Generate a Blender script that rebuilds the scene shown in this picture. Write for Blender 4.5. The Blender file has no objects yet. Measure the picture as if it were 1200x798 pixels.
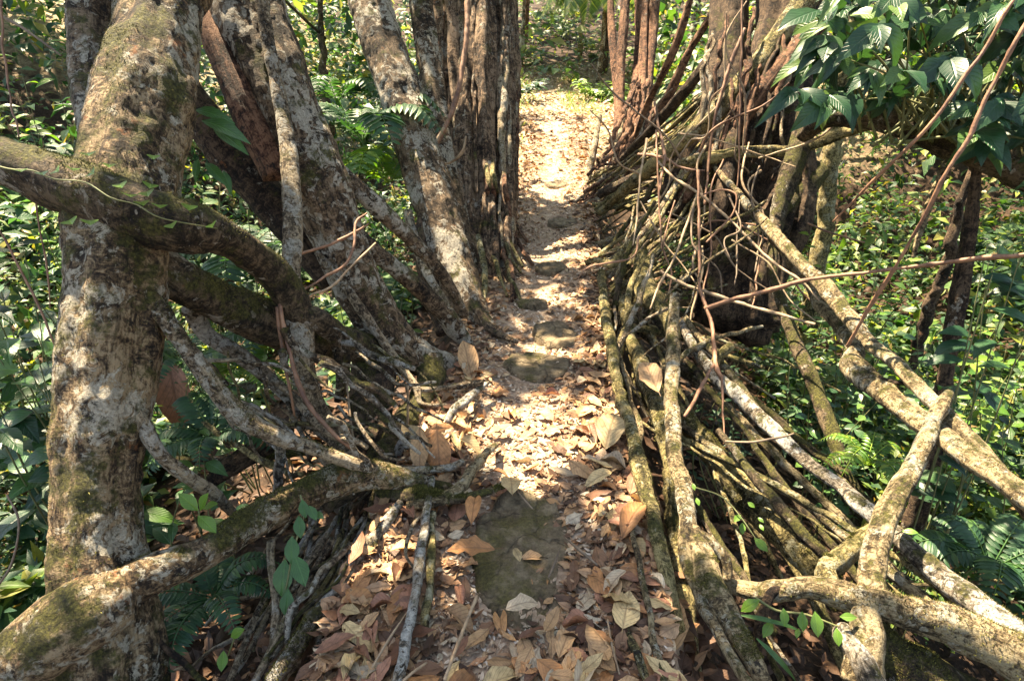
import bpy, math, random
import numpy as np
from mathutils import Vector
random.seed(7)
RS = np.random.RandomState(11)
scene = bpy.context.scene
COL = scene.collection
PI = math.pi

# ------------------------------------------------------------------ camera
W0, H0, FPX = 1200.0, 798.0, 720.0
CAM_Z = 1.6
PITCH = math.radians(25.2)
SP, CP = math.sin(PITCH), math.cos(PITCH)

def P(px, py, t):
    """A point of the place: image direction (px, py) followed to the depth t metres
    along the lens axis, or (t > 50) down to the height t - 100."""
    u = (px - W0 / 2) / FPX
    v = (H0 / 2 - py) / FPX
    dz = -SP + v * CP
    if t > 50:
        t = (t - 100 - CAM_Z) / dz
    return np.array([u * t, t * (CP + v * SP), CAM_Z + t * dz]), t

def axis_depth(p):
    return p[1] * CP - (p[2] - CAM_Z) * SP

# ------------------------------------------------------------------ noise
def _h(i, j, k, s):
    n = (i * 374761393 + j * 668265263 + k * 2147483647 + s * 1274126177) & 0x7fffffff
    n = ((n ^ (n >> 13)) * 1274126177) & 0x7fffffff
    n = (n ^ (n >> 16)) & 0xffff
    return n / 32767.5 - 1.0

def vnoise(p, seed=0):
    p = np.asarray(p, float)
    i = np.floor(p).astype(np.int64)
    f = p - i
    f = f * f * (3 - 2 * f)
    x, y, z = i[..., 0], i[..., 1], i[..., 2]
    def L(a, b, t): return a + (b - a) * t
    c = [[[_h(x + a, y + b, z + c_, seed) for c_ in (0, 1)] for b in (0, 1)] for a in (0, 1)]
    fx, fy, fz = f[..., 0], f[..., 1], f[..., 2]
    return L(L(L(c[0][0][0], c[0][0][1], fz), L(c[0][1][0], c[0][1][1], fz), fy),
             L(L(c[1][0][0], c[1][0][1], fz), L(c[1][1][0], c[1][1][1], fz), fy), fx)

def fbm(p, seed=0, oct=3):
    r, a, tot = 0, 1.0, 0
    q = np.asarray(p, float)
    for o in range(oct):
        r = r + a * vnoise(q, seed + o * 17)
        tot += a
        a *= .5
        q = q * 2.03 + 5.1
    return r / tot

def smooth(a, b, x):
    t = np.clip((np.asarray(x, float) - a) / (b - a), 0, 1)
    return t * t * (3 - 2 * t)

# ------------------------------------------------------------------ mesh making
def mk(name, V, F, mat=None, root=None, base=None, uv=None, shade=True):
    """One mesh object. F: array (n,4) or (n,3), or a list of such arrays."""
    V = np.asarray(V, np.float64)
    if root is not None:
        origin = np.array(root.location)
        par = root
        while par.parent is not None:
            par = par.parent
            origin = np.array(par.location)
    else:
        origin = np.array(base) if base is not None else np.array([0., 0., 0.])
    V = V - origin
    Fs = F if isinstance(F, list) else [F]
    Fs = [np.asarray(f, np.int32) for f in Fs if len(f)]
    me = bpy.data.meshes.new(name)
    me.vertices.add(len(V))
    me.vertices.foreach_set('co', V.astype(np.float32).ravel())
    loops = np.concatenate([f.ravel() for f in Fs])
    totals = np.concatenate([np.full(len(f), f.shape[1], np.int32) for f in Fs])
    starts = np.concatenate([[0], np.cumsum(totals)[:-1]]).astype(np.int32)
    me.loops.add(len(loops))
    me.loops.foreach_set('vertex_index', loops)
    me.polygons.add(len(totals))
    me.polygons.foreach_set('loop_start', starts)
    me.polygons.foreach_set('loop_total', totals)
    me.polygons.foreach_set('use_smooth', np.full(len(totals), bool(shade)))
    if uv is not None:
        ul = me.uv_layers.new(name='UVMap')
        ul.data.foreach_set('uv', np.asarray(uv, np.float32)[loops].ravel())
    me.update(calc_edges=True)
    if mat is not None:
        me.materials.append(mat)
    o = bpy.data.objects.new(name, me)
    COL.objects.link(o)
    if root is not None:
        o.parent = root
    elif base is not None:
        o.location = origin
    return o

def tag(o, label, cat, group=None):
    o['label'] = label
    o['category'] = cat
    if group:
        o['group'] = group
    return o

def kind(o, k):
    o['kind'] = k
    return o

def thing(name, label, cat, loc, group=None):
    e = bpy.data.objects.new(name, None)
    COL.objects.link(e)
    e.location = tuple(float(c) for c in loc)
    e.empty_display_size = .1
    return tag(e, label, cat, group)

# ------------------------------------------------------------------ tubes (trunks, roots, vines)
def spline(C, step):
    """Catmull-Rom through rows of C (x, y, z, r), resampled at about step metres."""
    C = np.asarray(C, float)
    C = np.vstack([2 * C[0] - C[1], C, 2 * C[-1] - C[-2]])
    out = []
    for i in range(1, len(C) - 2):
        p0, p1, p2, p3 = C[i - 1], C[i], C[i + 1], C[i + 2]
        L = np.linalg.norm(p2[:3] - p1[:3])
        n = max(2, int(math.ceil(L / step)))
        t = np.linspace(0, 1, n, endpoint=False)[:, None]
        out.append(.5 * ((2 * p1) + (-p0 + p2) * t + (2 * p0 - 5 * p1 + 4 * p2 - p3) * t ** 2 + (-p0 + 3 * p1 - 3 * p2 + p3) * t ** 3))
    out.append(C[-2][None])
    R = np.vstack(out)
    R[:, 3] = np.maximum(R[:, 3], .0012)
    return R

def tube_geo(C, seed=0, knob=.12, lobes=0, lobe_amp=.1, sides=None, step=None, wander=0., fine=.04, ends=True):
    C = np.asarray(C, float)
    rm = float(np.mean(C[:, 3]))
    if step is None:
        step = max(.008, min(.05, rm * .45))
    if sides is None:
        sides = int(np.clip(rm * 420, 6, 72))
    S = spline(C, step)
    p, r = S[:, :3].copy(), S[:, 3].copy()
    n = len(p)
    seg = np.r_[0, np.cumsum(np.linalg.norm(np.diff(p, axis=0), axis=1))]
    if wander:
        env = np.minimum(1, np.minimum(seg, seg[-1] - seg) / max(.02, .12 * seg[-1]))
        for k in range(3):
            p[:, k] += env * wander * (fbm(np.c_[seg * 3, np.full(n, k * 9.1), np.full(n, seed * 1.7)], seed, 2)
                                       + .35 * vnoise(np.c_[seg * 14, np.full(n, k * 5.1), np.full(n, seed * .7)], seed + 5))
    T = np.gradient(p, axis=0)
    T /= np.linalg.norm(T, axis=1)[:, None] + 1e-9
    # seam away from the camera: start normal points away from it
    up = np.array([.13, .9, .2])
    N = np.zeros_like(p)
    v = up - T[0] * np.dot(up, T[0])
    if np.linalg.norm(v) < .05:
        v = np.array([0, 0, 1.]) - T[0] * T[0][2]
    N[0] = v / np.linalg.norm(v)
    for i in range(1, n):
        v = N[i - 1] - T[i] * np.dot(N[i - 1], T[i])
        N[i] = v / (np.linalg.norm(v) + 1e-9)
    B = np.cross(T, N)
    a = np.linspace(0, 2 * PI, sides, endpoint=False)
    ca, sa = np.cos(a), np.sin(a)
    D = N[:, None, :] * ca[None, :, None] + B[:, None, :] * sa[None, :, None]
    V = p[:, None, :] + D * r[:, None, None]
    rr = np.full((n, sides), .93)
    if lobes:
        tw = seg[:, None] * .5 + seed
        rr += lobe_amp * np.sin(lobes * a[None] + tw + .8 * np.sin(a[None] * 2 + seed + seg[:, None]))
        rr += lobe_amp * .5 * np.sin((lobes * 2 + 1) * a[None] - tw * 1.4)
    q = V / max(rm, .01)
    rr += knob * fbm(q * .55 + seed * 3.1, seed, 3)
    rr += fine * (.35 if rm > .09 else 1.) * vnoise(q * 3.1 + seed, seed + 3)
    absd = .0 if rm < .02 else min(.010, rm * .10)
    rr += absd / r[:, None] * (.7 * fbm(V * 34 + seed, seed + 6, 3) + .9 * fbm(V * np.array([9, 9, 9]) + seed, seed + 7, 2))
    if rm < .07:                        # roots are flattened and swell and thin along their length
        rr += .13 * np.cos(2 * a[None] + seg[:, None] * 2.2 + seed)
        rr += .22 * vnoise(np.c_[seg / max(rm, .012) * .12, np.full(n, seed * 1.3), np.zeros(n)], seed + 12)[:, None]
    # knuckles along the length
    rr += knob * .6 * np.maximum(0, vnoise(np.c_[seg / max(rm, .01) * .35, np.full(n, seed * 2.3), np.zeros(n)], seed + 8))[:, None]
    V = p[:, None, :] + D * (r[:, None] * rr)[:, :, None]
    uv = np.stack([np.broadcast_to(a[None] * rm, (n, sides)), np.broadcast_to(seg[:, None], (n, sides))], -1)
    V, uv = V.reshape(-1, 3), uv.reshape(-1, 2)
    i = np.arange(n - 1)[:, None] * sides
    j = np.arange(sides)[None]
    k = (j + 1) % sides
    F = np.stack([i + j, i + k, i + k + sides, i + j + sides], -1).reshape(-1, 4)
    tris = []
    if ends:
        m = len(V)
        V = np.vstack([V, p[0] - T[0] * r[0] * .4, p[-1] + T[-1] * r[-1] * .4])
        uv = np.vstack([uv, [0, 0], [0, seg[-1]]])
        j = np.arange(sides)
        k = (j + 1) % sides
        tris = np.vstack([np.stack([np.full(sides, m), k, j], -1),
                          np.stack([np.full(sides, m + 1), (n - 1) * sides + j, (n - 1) * sides + k], -1)])
    return V, F, tris, uv

def pts(spec):
    """[(px, py, depth, width_px)] -> rows x, y, z, radius; the wide lens widens round
    things off its axis, so their true radius is the smaller for it."""
    sp = np.array([[a, b] for a, b, c, d in spec], float)
    tg = unit(np.gradient(sp, axis=0)) if len(sp) > 1 else np.array([[0., 1.]])
    out = []
    for (px, py, t, w), g in zip(spec, tg):
        p, t = P(px, py, t)
        u = np.array([(px - W0 / 2) / FPX, (py - H0 / 2) / FPX])
        n = abs(-g[1] * u[0] + g[0] * u[1])
        out.append([p[0], p[1], p[2], w * .5 * t / FPX / math.sqrt(1 + n * n)])
    return np.array(out)

_seed = [0]
def moss_tufts(o, V, F, n, seed, parent):
    """Short blades of moss standing on the upper sides of a root, in clumps."""
    rs = np.random.RandomState(seed)
    A, B, D_ = V[F[:, 0]], V[F[:, 1]], V[F[:, 3]]
    N = np.cross(B - A, D_ - A)
    area = np.linalg.norm(N, axis=1)
    N = N / (area[:, None] + 1e-12)
    w = area * np.clip(.25 + N[:, 2], .02, 2) * (fbm(A * 7, seed, 3) > .02)
    if w.sum() <= 0:
        return
    i = rs.choice(len(F), n, p=w / w.sum())
    u, v = rs.rand(n, 1), rs.rand(n, 1)
    p = A[i] + (B[i] - A[i]) * u + (D_[i] - A[i]) * v - N[i] * .001
    d = unit(N[i] + rs.normal(0, .55, (n, 3)))
    L = rs.uniform(.004, .013, (n, 1))
    s = unit(np.cross(d, rand_unit(n, rs))) * rs.uniform(.0008, .0018, (n, 1))
    VV = np.stack([p - s, p + s, p + d * L], 1).reshape(-1, 3)
    m = mk('moss', VV, np.arange(n * 3).reshape(-1, 3), M['moss'], parent)
    kind(m, 'stuff')

def tube(name, C, mat, root=None, base=None, moss=0, **kw):
    _seed[0] += 1
    kw.setdefault('seed', _seed[0])
    V, F, T, uv = tube_geo(C, **kw)
    if root is None and base is None:
        base = C[0][:3]
    o = mk(name, V, [F, T], mat, root, base, uv)
    if moss:
        moss_tufts(o, V, F, moss, kw['seed'], o)
    return o

# ------------------------------------------------------------------ leaves
def leaf_tpl(nseg=5, width=.42, fold=.12, curl=.15, tipcurl=0., wave=0., pos=.42, seed=0, sharp=1.0, torn=0.):
    """Leaf of length 1 along +Y, upper side +Z; three columns of vertices."""
    rs = np.random.RandomState(seed)
    t = np.linspace(0, 1, nseg + 1)
    w = np.sin(PI * t ** (math.log(.5) / math.log(pos))) ** sharp * width * .5
    w[0] = .012; w[-1] = .006
    z = -curl * (t - .3) ** 2 * 1.6 - tipcurl * np.maximum(0, t - .6) ** 2 * 4
    V, UV = [], []
    for i in range(nseg + 1):
        for s in (-1, 0, 1):
            ww = w[i] * (1 - torn * rs.rand() ** 2.5)
            V.append([s * ww * (1 - fold * .3), t[i], z[i] + abs(s) * w[i] * fold * 2 + (wave * rs.uniform(-1, 1) * w[i] if s else 0)])
            UV.append([.5 + .5 * s * w[i] / (width * .5), t[i]])
    F = []
    for i in range(nseg):
        for c in (0, 1):
            F.append([i * 3 + c, i * 3 + c + 1, i * 3 + c + 4, i * 3 + c + 3])
    return np.array(V), np.array(F), np.array(UV)

def unit(v):
    return v / (np.linalg.norm(v, axis=-1, keepdims=True) + 1e-9)

def inst(tpls, pos, axis, nrm, size, seed=0):
    """Many leaves as arrays: each takes one of tpls; axis = leaf direction, nrm = its upper side."""
    rs = np.random.RandomState(seed)
    pos, axis, nrm = np.asarray(pos, float), unit(np.asarray(axis, float)), np.asarray(nrm, float)
    n = len(pos)
    z = unit(nrm - axis * np.sum(nrm * axis, -1, keepdims=True))
    x = np.cross(axis, z)
    which = rs.randint(0, len(tpls), n)
    Vs, Fs, Us, off = [], [], [], 0
    size = np.broadcast_to(np.asarray(size, float), (n,))
    for k, (tv, tf, tu) in enumerate(tpls):
        m = which == k
        c = int(m.sum())
        if not c:
            continue
        V = pos[m][:, None] + size[m][:, None, None] * (x[m][:, None] * tv[None, :, :1] + axis[m][:, None] * tv[None, :, 1:2] + z[m][:, None] * tv[None, :, 2:3])
        F = tf[None] + (np.arange(c) * len(tv))[:, None, None] + off
        Vs.append(V.reshape(-1, 3)); Fs.append(F.reshape(-1, tf.shape[1])); Us.append(np.tile(tu, (c, 1)))
        off += c * len(tv)
    return np.vstack(Vs), np.vstack(Fs), np.vstack(Us)

def rand_unit(n, rs):
    v = rs.normal(size=(n, 3))
    return unit(v)

# ------------------------------------------------------------------ terrain
def xc(y):
    y = np.asarray(y, float)
    return -.06 + .082 * (np.clip(y, -3, 13) - 1.15) + .02 * np.maximum(0, y - 13)

def ground_z(x, y):
    x, y = np.asarray(x, float), np.asarray(y, float)
    s = x - xc(y)
    a = np.abs(s)
    rav = 1 - smooth(9, 14, y)
    right = smooth(-.3, .3, s)
    D = (.85 + .55 * right) * rav
    z = -.09 - D * smooth(.42, 1.25, a) - .75 * rav * smooth(1.3, 4.0, a)
    z = z + .34 * np.maximum(0, a - 4.2) * (1 - .5 * smooth(12, 20, a))
    z = z + .22 * np.maximum(0, y - 20.) * (1 - .6 * smooth(30, 60, y))
    z = z + .075 * np.clip(y - 12.5, 0, 8)
    q = np.stack([x, y, np.zeros_like(x)], -1)
    z = z + (.10 * fbm(q * .9, 3, 3) + .03 * fbm(q * 4, 9, 2)) * smooth(.5, 1.2, a)
    return z

def path_half(y):
    y = np.asarray(y, float)
    q = np.stack([y * 1.3, np.zeros_like(y), np.zeros_like(y)], -1)
    return .47 + .05 * fbm(q, 21, 2) + .05 * smooth(6, 10, y) + .3 * smooth(12.5, 16, y)

def path_z(x, y):
    x, y = np.asarray(x, float), np.asarray(y, float)
    q = np.stack([x, y, np.zeros_like(x)], -1)
    s = np.abs(x - xc(y))
    return .075 * np.clip(y - 12.5, 0, 8) + .035 * fbm(q * 2.2, 31, 3) + .012 * fbm(q * 9, 33, 2) - .03 * (1 - smooth(0, .35, s)) - .01

# ------------------------------------------------------------------ materials
class G:
    def __init__(self, name):
        self.m = bpy.data.materials.new(name)
        self.m.use_nodes = True
        self.t = self.m.node_tree
        self.t.nodes.clear()
        self.out = self.t.nodes.new('ShaderNodeOutputMaterial')
    def n(self, typ, ins=None, **props):
        nd = self.t.nodes.new(typ)
        for k, v in props.items():
            setattr(nd, k, v)
        for k, v in (ins or {}).items():
            s = nd.inputs[k]
            if isinstance(v, bpy.types.NodeSocket):
                self.t.links.new(v, s)
            else:
                s.default_value = v
        return nd
    def noise(self, vec, scale, detail=6, rough=.6, dist=0.):
        return self.n('ShaderNodeTexNoise', {'Vector': vec, 'Scale': scale, 'Detail': detail, 'Roughness': rough, 'Distortion': dist}).outputs['Fac']
    def ramp(self, fac, stops, interp='LINEAR'):
        nd = self.n('ShaderNodeValToRGB', {'Fac': fac})
        cr = nd.color_ramp
        cr.interpolation = interp
        while len(cr.elements) < len(stops):
            cr.elements.new(.5)
        for e, (p, c) in zip(cr.elements, stops):
            e.position = p
            e.color = (c, c, c, 1) if not hasattr(c, '__len__') else (*c, 1)
        return nd.outputs['Color']
    def mix(self, fac, a, b, blend='MIX'):
        nd = self.n('ShaderNodeMix', data_type='RGBA', blend_type=blend)
        for idx, v in ((0, fac), (6, a), (7, b)):
            s = nd.inputs[idx]
            if isinstance(v, bpy.types.NodeSocket):
                self.t.links.new(v, s)
            else:
                s.default_value = v if not hasattr(v, '__len__') else (*v, 1)
        return nd.outputs[2]
    def math(self, op, a, b=None, clamp=False):
        nd = self.n('ShaderNodeMath', operation=op, use_clamp=clamp)
        for idx, v in ((0, a), (1, b)):
            if v is None:
                continue
            s = nd.inputs[idx]
            if isinstance(v, bpy.types.NodeSocket):
                self.t.links.new(v, s)
            else:
                s.default_value = v
        return nd.outputs[0]
    def scaled(self, vec, s):
        return self.n('ShaderNodeMapping', {'Vector': vec, 'Scale': s}).outputs[0]
    def done(self, shader):
        self.t.links.new(shader, self.out.inputs['Surface'])
        return self.m

def bark(name, dark, mid, light, lichen=.5, moss=.4, red=.2, pale=(.50, .45, .37), ring=1., scale=1., bump=1., bias=0.):
    g = G(name)
    tc = g.n('ShaderNodeTexCoord')
    geo = g.n('ShaderNodeNewGeometry')
    pos = geo.outputs['Position']          # objects stay put: position in the place
    uv = tc.outputs['UV']
    big = g.noise(pos, 3.6 * scale, 5, .6, .3)
    mot = g.noise(pos, 24 * scale, 9, .74, .9)
    fine = g.noise(pos, 120, 6, .72)
    rings = g.noise(g.scaled(uv, (5, 40, 1)), 1., 6, .7, 2.6)
    grain = g.noise(g.scaled(uv, (48, 4, 1)), 1., 6, .7, 1.6)
    line = g.mix(g.ramp(big, [(.40, ring * .6), (.60, ring * .1)]), grain, rings)
    v = g.math('ADD', g.math('ADD', g.math('MULTIPLY', mot, .44), g.math('MULTIPLY', big, .22)), g.math('ADD', g.math('MULTIPLY', line, .24), g.math('MULTIPLY', fine, .16)))
    black = tuple(c * .28 for c in dark)  # crevice shade painted into the bark colour
    base = g.ramp(v, [(.452 + bias, black), (.492 + bias, dark), (.528 + bias, mid), (.568 + bias, light)])
    # pale lichen crusts, in patches
    l1 = g.noise(pos, 19 * scale, 9, .74, .8)
    l2 = g.noise(pos, 4.1 * scale, 4, .55)
    lsum = g.math('ADD', g.math('MULTIPLY', l1, .66), g.math('MULTIPLY', l2, .5))
    th = .765 - .20 * lichen
    lf = g.ramp(lsum, [(th, 0.), (th + .016, 1.)])
    warp = g.n('ShaderNodeTexNoise', {'Vector': pos, 'Scale': 30., 'Detail': 5.}).outputs['Color']
    wp = g.n('ShaderNodeVectorMath', {0: pos, 1: g.n('ShaderNodeVectorMath', {0: warp, 1: (.035, .035, .035)}, operation='MULTIPLY').outputs[0]}, operation='ADD').outputs[0]
    vo = g.n('ShaderNodeTexVoronoi', {'Vector': wp, 'Scale': 21. * scale, 'Randomness': 1.})
    sc = g.n('ShaderNodeSeparateColor', {'Color': vo.outputs['Color']})
    rad = g.math('MULTIPLY', g.math('SUBTRACT', sc.outputs[0], 1.02 - .55 * lichen), 1.25)
    spot = g.ramp(g.math('SUBTRACT', rad, vo.outputs['Distance']), [(.0, 0.), (.03, 1.)])
    spot = g.math('MULTIPLY', spot, g.ramp(l2, [(.44, 0.), (.5, 1.)]))
    lf = g.math('MAXIMUM', lf, spot)
    lf = g.math('MULTIPLY', lf, g.ramp(fine, [(.34, .2), (.46, 1.)]))
    streak = g.ramp(g.noise(g.scaled(uv, (16, 2.2, 1)), 1., 6, .7, .8), [(.36, .22), (.46, 1.)])
    base = g.mix(.8, base, streak, 'MULTIPLY')
    pv = g.ramp(g.noise(pos, 75, 5, .7), [(.32, tuple(c * .42 for c in pale)), (.6, pale)])
    base = g.mix(g.math('MULTIPLY', lf, .9), base, pv)
    # orange and rust scabs
    r1 = g.noise(pos, 11.3 * scale, 7, .68)
    rf = g.ramp(r1, [(.70 - .12 * red, 0.), (.75 - .12 * red, .85)])
    base = g.mix(rf, base, (.27, .105, .04))
    # black crust
    k1 = g.noise(pos, 15 * scale, 8, .74)
    kf = g.ramp(k1, [(.36, .92), (.42, 0.)])
    base = g.mix(kf, base, (.016, .013, .012))
    # moss, more on upward faces
    sep = g.n('ShaderNodeSeparateXYZ', {'Vector': geo.outputs['Normal']})
    m1 = g.noise(pos, 6.6 * scale, 9, .74)
    ms = g.math('ADD', m1, g.math('MULTIPLY', sep.outputs['Z'], .08))
    mth = .70 - .24 * moss
    mf = g.ramp(ms, [(mth, 0.), (mth + .08, .95)])
    mc = g.ramp(g.noise(pos, 85, 5, .72), [(.34, (.014, .014, .005)), (.5, (.06, .058, .014)), (.68, (.17, .155, .04))])
    base = g.mix(mf, base, mc)
    hgt = g.math('ADD', g.math('ADD', g.math('MULTIPLY', mot, .7), g.math('MULTIPLY', line, .55)), g.math('ADD', g.math('MULTIPLY', fine, .42), g.math('MULTIPLY', lf, .12)))
    bp = g.n('ShaderNodeBump', {'Height': hgt, 'Strength': 1., 'Distance': .045 * bump})
    sh = g.n('ShaderNodeBsdfPrincipled', {'Base Color': base, 'Roughness': .82, 'Specular IOR Level': .25, 'Normal': bp.outputs[0]})
    return g.done(sh.outputs[0])

M = {}
M['bark_a'] = bark('pale_scarred_bark', (.05, .032, .019), (.185, .118, .064), (.42, .305, .18), lichen=.78, moss=.72, red=.6, bias=.004, pale=(.64, .575, .45))
M['bark_b'] = bark('grey_brown_bark', (.04, .026, .016), (.125, .08, .047), (.29, .205, .13), lichen=.82, moss=.52, red=.4, bias=.006, pale=(.62, .56, .45))
M['bark_c'] = bark('spotted_brown_bark', (.038, .024, .014), (.115, .072, .042), (.26, .18, .112), lichen=.82, moss=.44, red=.5, bias=.006, pale=(.62, .56, .45))
M['bark_strangler'] = bark('fibrous_brown_bark', (.045, .027, .018), (.15, .09, .054), (.34, .235, .155), lichen=.5, moss=.3, red=.15, ring=.1, scale=.8)
M['bark_red'] = bark('reddish_brown_bark', (.05, .022, .013), (.15, .068, .04), (.30, .16, .095), lichen=.3, moss=.24, red=.25, ring=.15)
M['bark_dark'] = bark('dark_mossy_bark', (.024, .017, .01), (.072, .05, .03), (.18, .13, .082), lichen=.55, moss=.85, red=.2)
M['bark_brown'] = bark('dark_brown_bark', (.022, .013, .009), (.062, .038, .024), (.15, .098, .062), lichen=.35, moss=.42, red=.35)  # darkest brown of the barks
M['root_pale'] = bark('pale_root_bark', (.085, .058, .036), (.27, .20, .125), (.50, .40, .27), lichen=.76, moss=.38, red=.3, scale=1.5, pale=(.62, .57, .47))
M['root_moss'] = bark('mossy_root_bark', (.058, .046, .018), (.215, .17, .07), (.45, .365, .17), lichen=.66, moss=.52, red=.1, scale=1.4, pale=(.52, .49, .33))
M['root_rail'] = bark('buff_railing_bark', (.075, .052, .027), (.235, .17, .09), (.46, .365, .215), lichen=.66, moss=.52, red=.4, scale=1.4, pale=(.58, .54, .42))
M['root_grey'] = bark('white_crusted_bark', (.075, .06, .043), (.225, .18, .13), (.44, .385, .31), lichen=.90, moss=.48, red=.12, scale=1.2, pale=(.66, .64, .58))

def vine_mat(name, a, b):
    g = G(name)
    geo = g.n('ShaderNodeNewGeometry')
    n1 = g.noise(geo.outputs['Position'], 40, 5, .6)
    n2 = g.noise(geo.outputs['Position'], 9, 4, .6)
    c = g.mix(g.ramp(g.math('ADD', g.math('MULTIPLY', n1, .5), g.math('MULTIPLY', n2, .5)), [(.38, 0.), (.62, 1.)]), a, b)
    bp = g.n('ShaderNodeBump', {'Height': n1, 'Strength': .6, 'Distance': .004})
    return g.done(g.n('ShaderNodeBsdfPrincipled', {'Base Color': c, 'Roughness': .7, 'Normal': bp.outputs[0]}).outputs[0])
M['vine_red'] = vine_mat('reddish_vine', (.095, .042, .026), (.29, .15, .085))
M['vine_buff'] = vine_mat('buff_vine', (.16, .10, .058), (.38, .27, .165))
M['twig_dark'] = vine_mat('dark_twig', (.07, .045, .03), (.2, .14, .09))
M['stem_green'] = vine_mat('green_stem', (.06, .08, .025), (.16, .15, .06))

def leaf_mat(name, stops, gloss=.38, trans=.35, vein=.25, spec=.5, perobj=False, dry=False):
    """Leaf: one random tint per leaf, paler midrib and side veins, light passing through."""
    g = G(name)
    tc = g.n('ShaderNodeTexCoord')
    if perobj:
        rnd = g.n('ShaderNodeObjectInfo').outputs['Random']
    else:
        rnd = g.n('ShaderNodeNewGeometry').outputs['Random Per Island']
    col = g.ramp(rnd, stops)
    geo = g.n('ShaderNodeNewGeometry')
    sep = g.n('ShaderNodeSeparateXYZ', {'Vector': tc.outputs['UV']})
    au = g.math('ABSOLUTE', g.math('SUBTRACT', sep.outputs['X'], .5))
    mid = g.ramp(au, [(.0, 1.), (.06, 0.)])
    sv = g.math('SINE', g.math('MULTIPLY', g.math('SUBTRACT', sep.outputs['Y'], g.math('MULTIPLY', au, .7)), 55.))
    svr = g.ramp(sv, [(.75, 0.), (1., .7)])
    veins = g.math('MULTIPLY', g.math('MAXIMUM', mid, svr), vein)
    nz = g.noise(geo.outputs['Position'], 45 if dry else 25, 5, .65)
    if dry:
        blot = g.ramp(nz, [(.3, .45), (.5, 1.), (.7, 1.3)])
        col = g.mix(.8, col, blot, 'MULTIPLY')
        col = g.mix(veins, col, (.09, .045, .025))
    else:
        col = g.mix(.5, col, g.ramp(nz, [(.3, .6), (.6, 1.15)]), 'MULTIPLY')
        lighter = g.mix(1., col, (2.1, 2.0, 1.7), 'MULTIPLY')
        col = g.mix(veins, col, lighter)
    bp = g.n('ShaderNodeBump', {'Height': g.math('ADD', g.math('MULTIPLY', g.math('MAXIMUM', mid, svr), -.6), g.math('MULTIPLY', nz, .6 if dry else .15)), 'Strength': .5, 'Distance': .006})
    pr = g.n('ShaderNodeBsdfPrincipled', {'Base Color': col, 'Roughness': gloss, 'Specular IOR Level': spec, 'Normal': bp.outputs[0]})
    if trans:
        tr = g.n('ShaderNodeBsdfTranslucent', {'Color': g.mix(1., col, (1.9, 1.8, .75) if not dry else (1.2, 1., .7), 'MULTIPLY')})
        mx = g.n('ShaderNodeMixShader', {0: trans, 1: pr.outputs[0], 2: tr.outputs[0]})
        return g.done(mx.outputs[0])
    return g.done(pr.outputs[0])

GREENS = [(0., (.018, .055, .028)), (.3, (.03, .09, .035)), (.55, (.045, .125, .045)), (.75, (.08, .17, .04)), (.92, (.16, .22, .045)), (1., (.24, .2, .06))]
M['under_r'] = leaf_mat('undergrowth_leaf_sunny', [(0., (.012, .042, .016)), (.42, (.024, .075, .022)), (.68, (.06, .13, .026)), (.87, (.14, .205, .03)), (.95, (.22, .23, .05)), (1., (.2, .12, .055))], .42, .42, .15)  # yellow end of the tints stands in for sunlit specks
M['under_l'] = leaf_mat('undergrowth_leaf', [(0., (.011, .043, .022)), (.4, (.024, .083, .034)), (.68, (.055, .135, .04)), (.88, (.13, .19, .04)), (.97, (.24, .22, .05)), (1., (.2, .12, .055))], .42, .4, .15)
M['under_far'] = leaf_mat('far_leaf', [(0., (.035, .08, .04)), (.5, (.07, .14, .05)), (.8, (.16, .22, .07)), (1., (.3, .3, .13))], .45, .45, .1)  # leaf colour lightened to imitate the bright, hazy far end
M['crown'] = leaf_mat('crown_leaf', [(0., (.03, .08, .03)), (1., (.07, .14, .04))], .45, .35, .1)
M['leaf_blue'] = leaf_mat('glossy_dark_leaf', [(0., (.008, .032, .016)), (.5, (.014, .05, .022)), (.85, (.028, .08, .028)), (1., (.075, .135, .03))], .38, .22, .16, .4)
M['leaf_bright'] = leaf_mat('bright_green_leaf', [(0., (.045, .125, .02)), (.6, (.095, .195, .028)), (1., (.19, .27, .04))], .33, .35, .35)
M['leaf_fern'] = leaf_mat('fern_leaf', [(0., (.014, .055, .026)), (.6, (.03, .09, .032)), (1., (.06, .135, .036))], .45, .3, .1)
M['leaf_broad'] = leaf_mat('broad_green_leaf', [(0., (.018, .065, .024)), (.6, (.04, .11, .03)), (1., (.09, .17, .035))], .36, .3, .4)

def moss_mat():
    g = G('moss_blades')
    rnd = g.n('ShaderNodeNewGeometry').outputs['Random Per Island']
    c = g.ramp(rnd, [(0., (.02, .02, .006)), (.5, (.065, .065, .015)), (.85, (.12, .11, .028)), (1., (.2, .175, .06))])
    return g.done(g.n('ShaderNodeBsdfPrincipled', {'Base Color': c, 'Roughness': .8, 'Specular IOR Level': .15}).outputs[0])
M['moss'] = moss_mat()
M['grass'] = leaf_mat('dry_grass', [(0., (.06, .13, .035)), (.5, (.10, .17, .05)), (.85, (.2, .22, .09)), (1., (.32, .27, .15))], .5, .35, .1)
DRY = {'tan': (.40, .235, .115), 'orange': (.36, .165, .065), 'russet': (.27, .125, .075), 'chestnut': (.125, .055, .03), 'straw': (.47, .335, .165), 'ash': (.38, .295, .2)}
for k_, c_ in DRY.items():
    M['dry_' + k_] = leaf_mat('dry_leaf_' + k_, [(0., tuple(x * .75 for x in c_)), (.5, c_), (1., tuple(min(.75, x * 1.2) for x in c_))], .55, .12, .55, .35, perobj=True, dry=True)
LIT = [(0., (.06, .034, .022)), (.16, (.13, .066, .038)), (.32, (.22, .115, .062)), (.48, (.32, .185, .105)), (.62, (.39, .24, .135)), (.76, (.40, .205, .085)), (.87, (.46, .33, .2)), (.95, (.5, .42, .3)), (1., (.33, .13, .05))]
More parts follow.
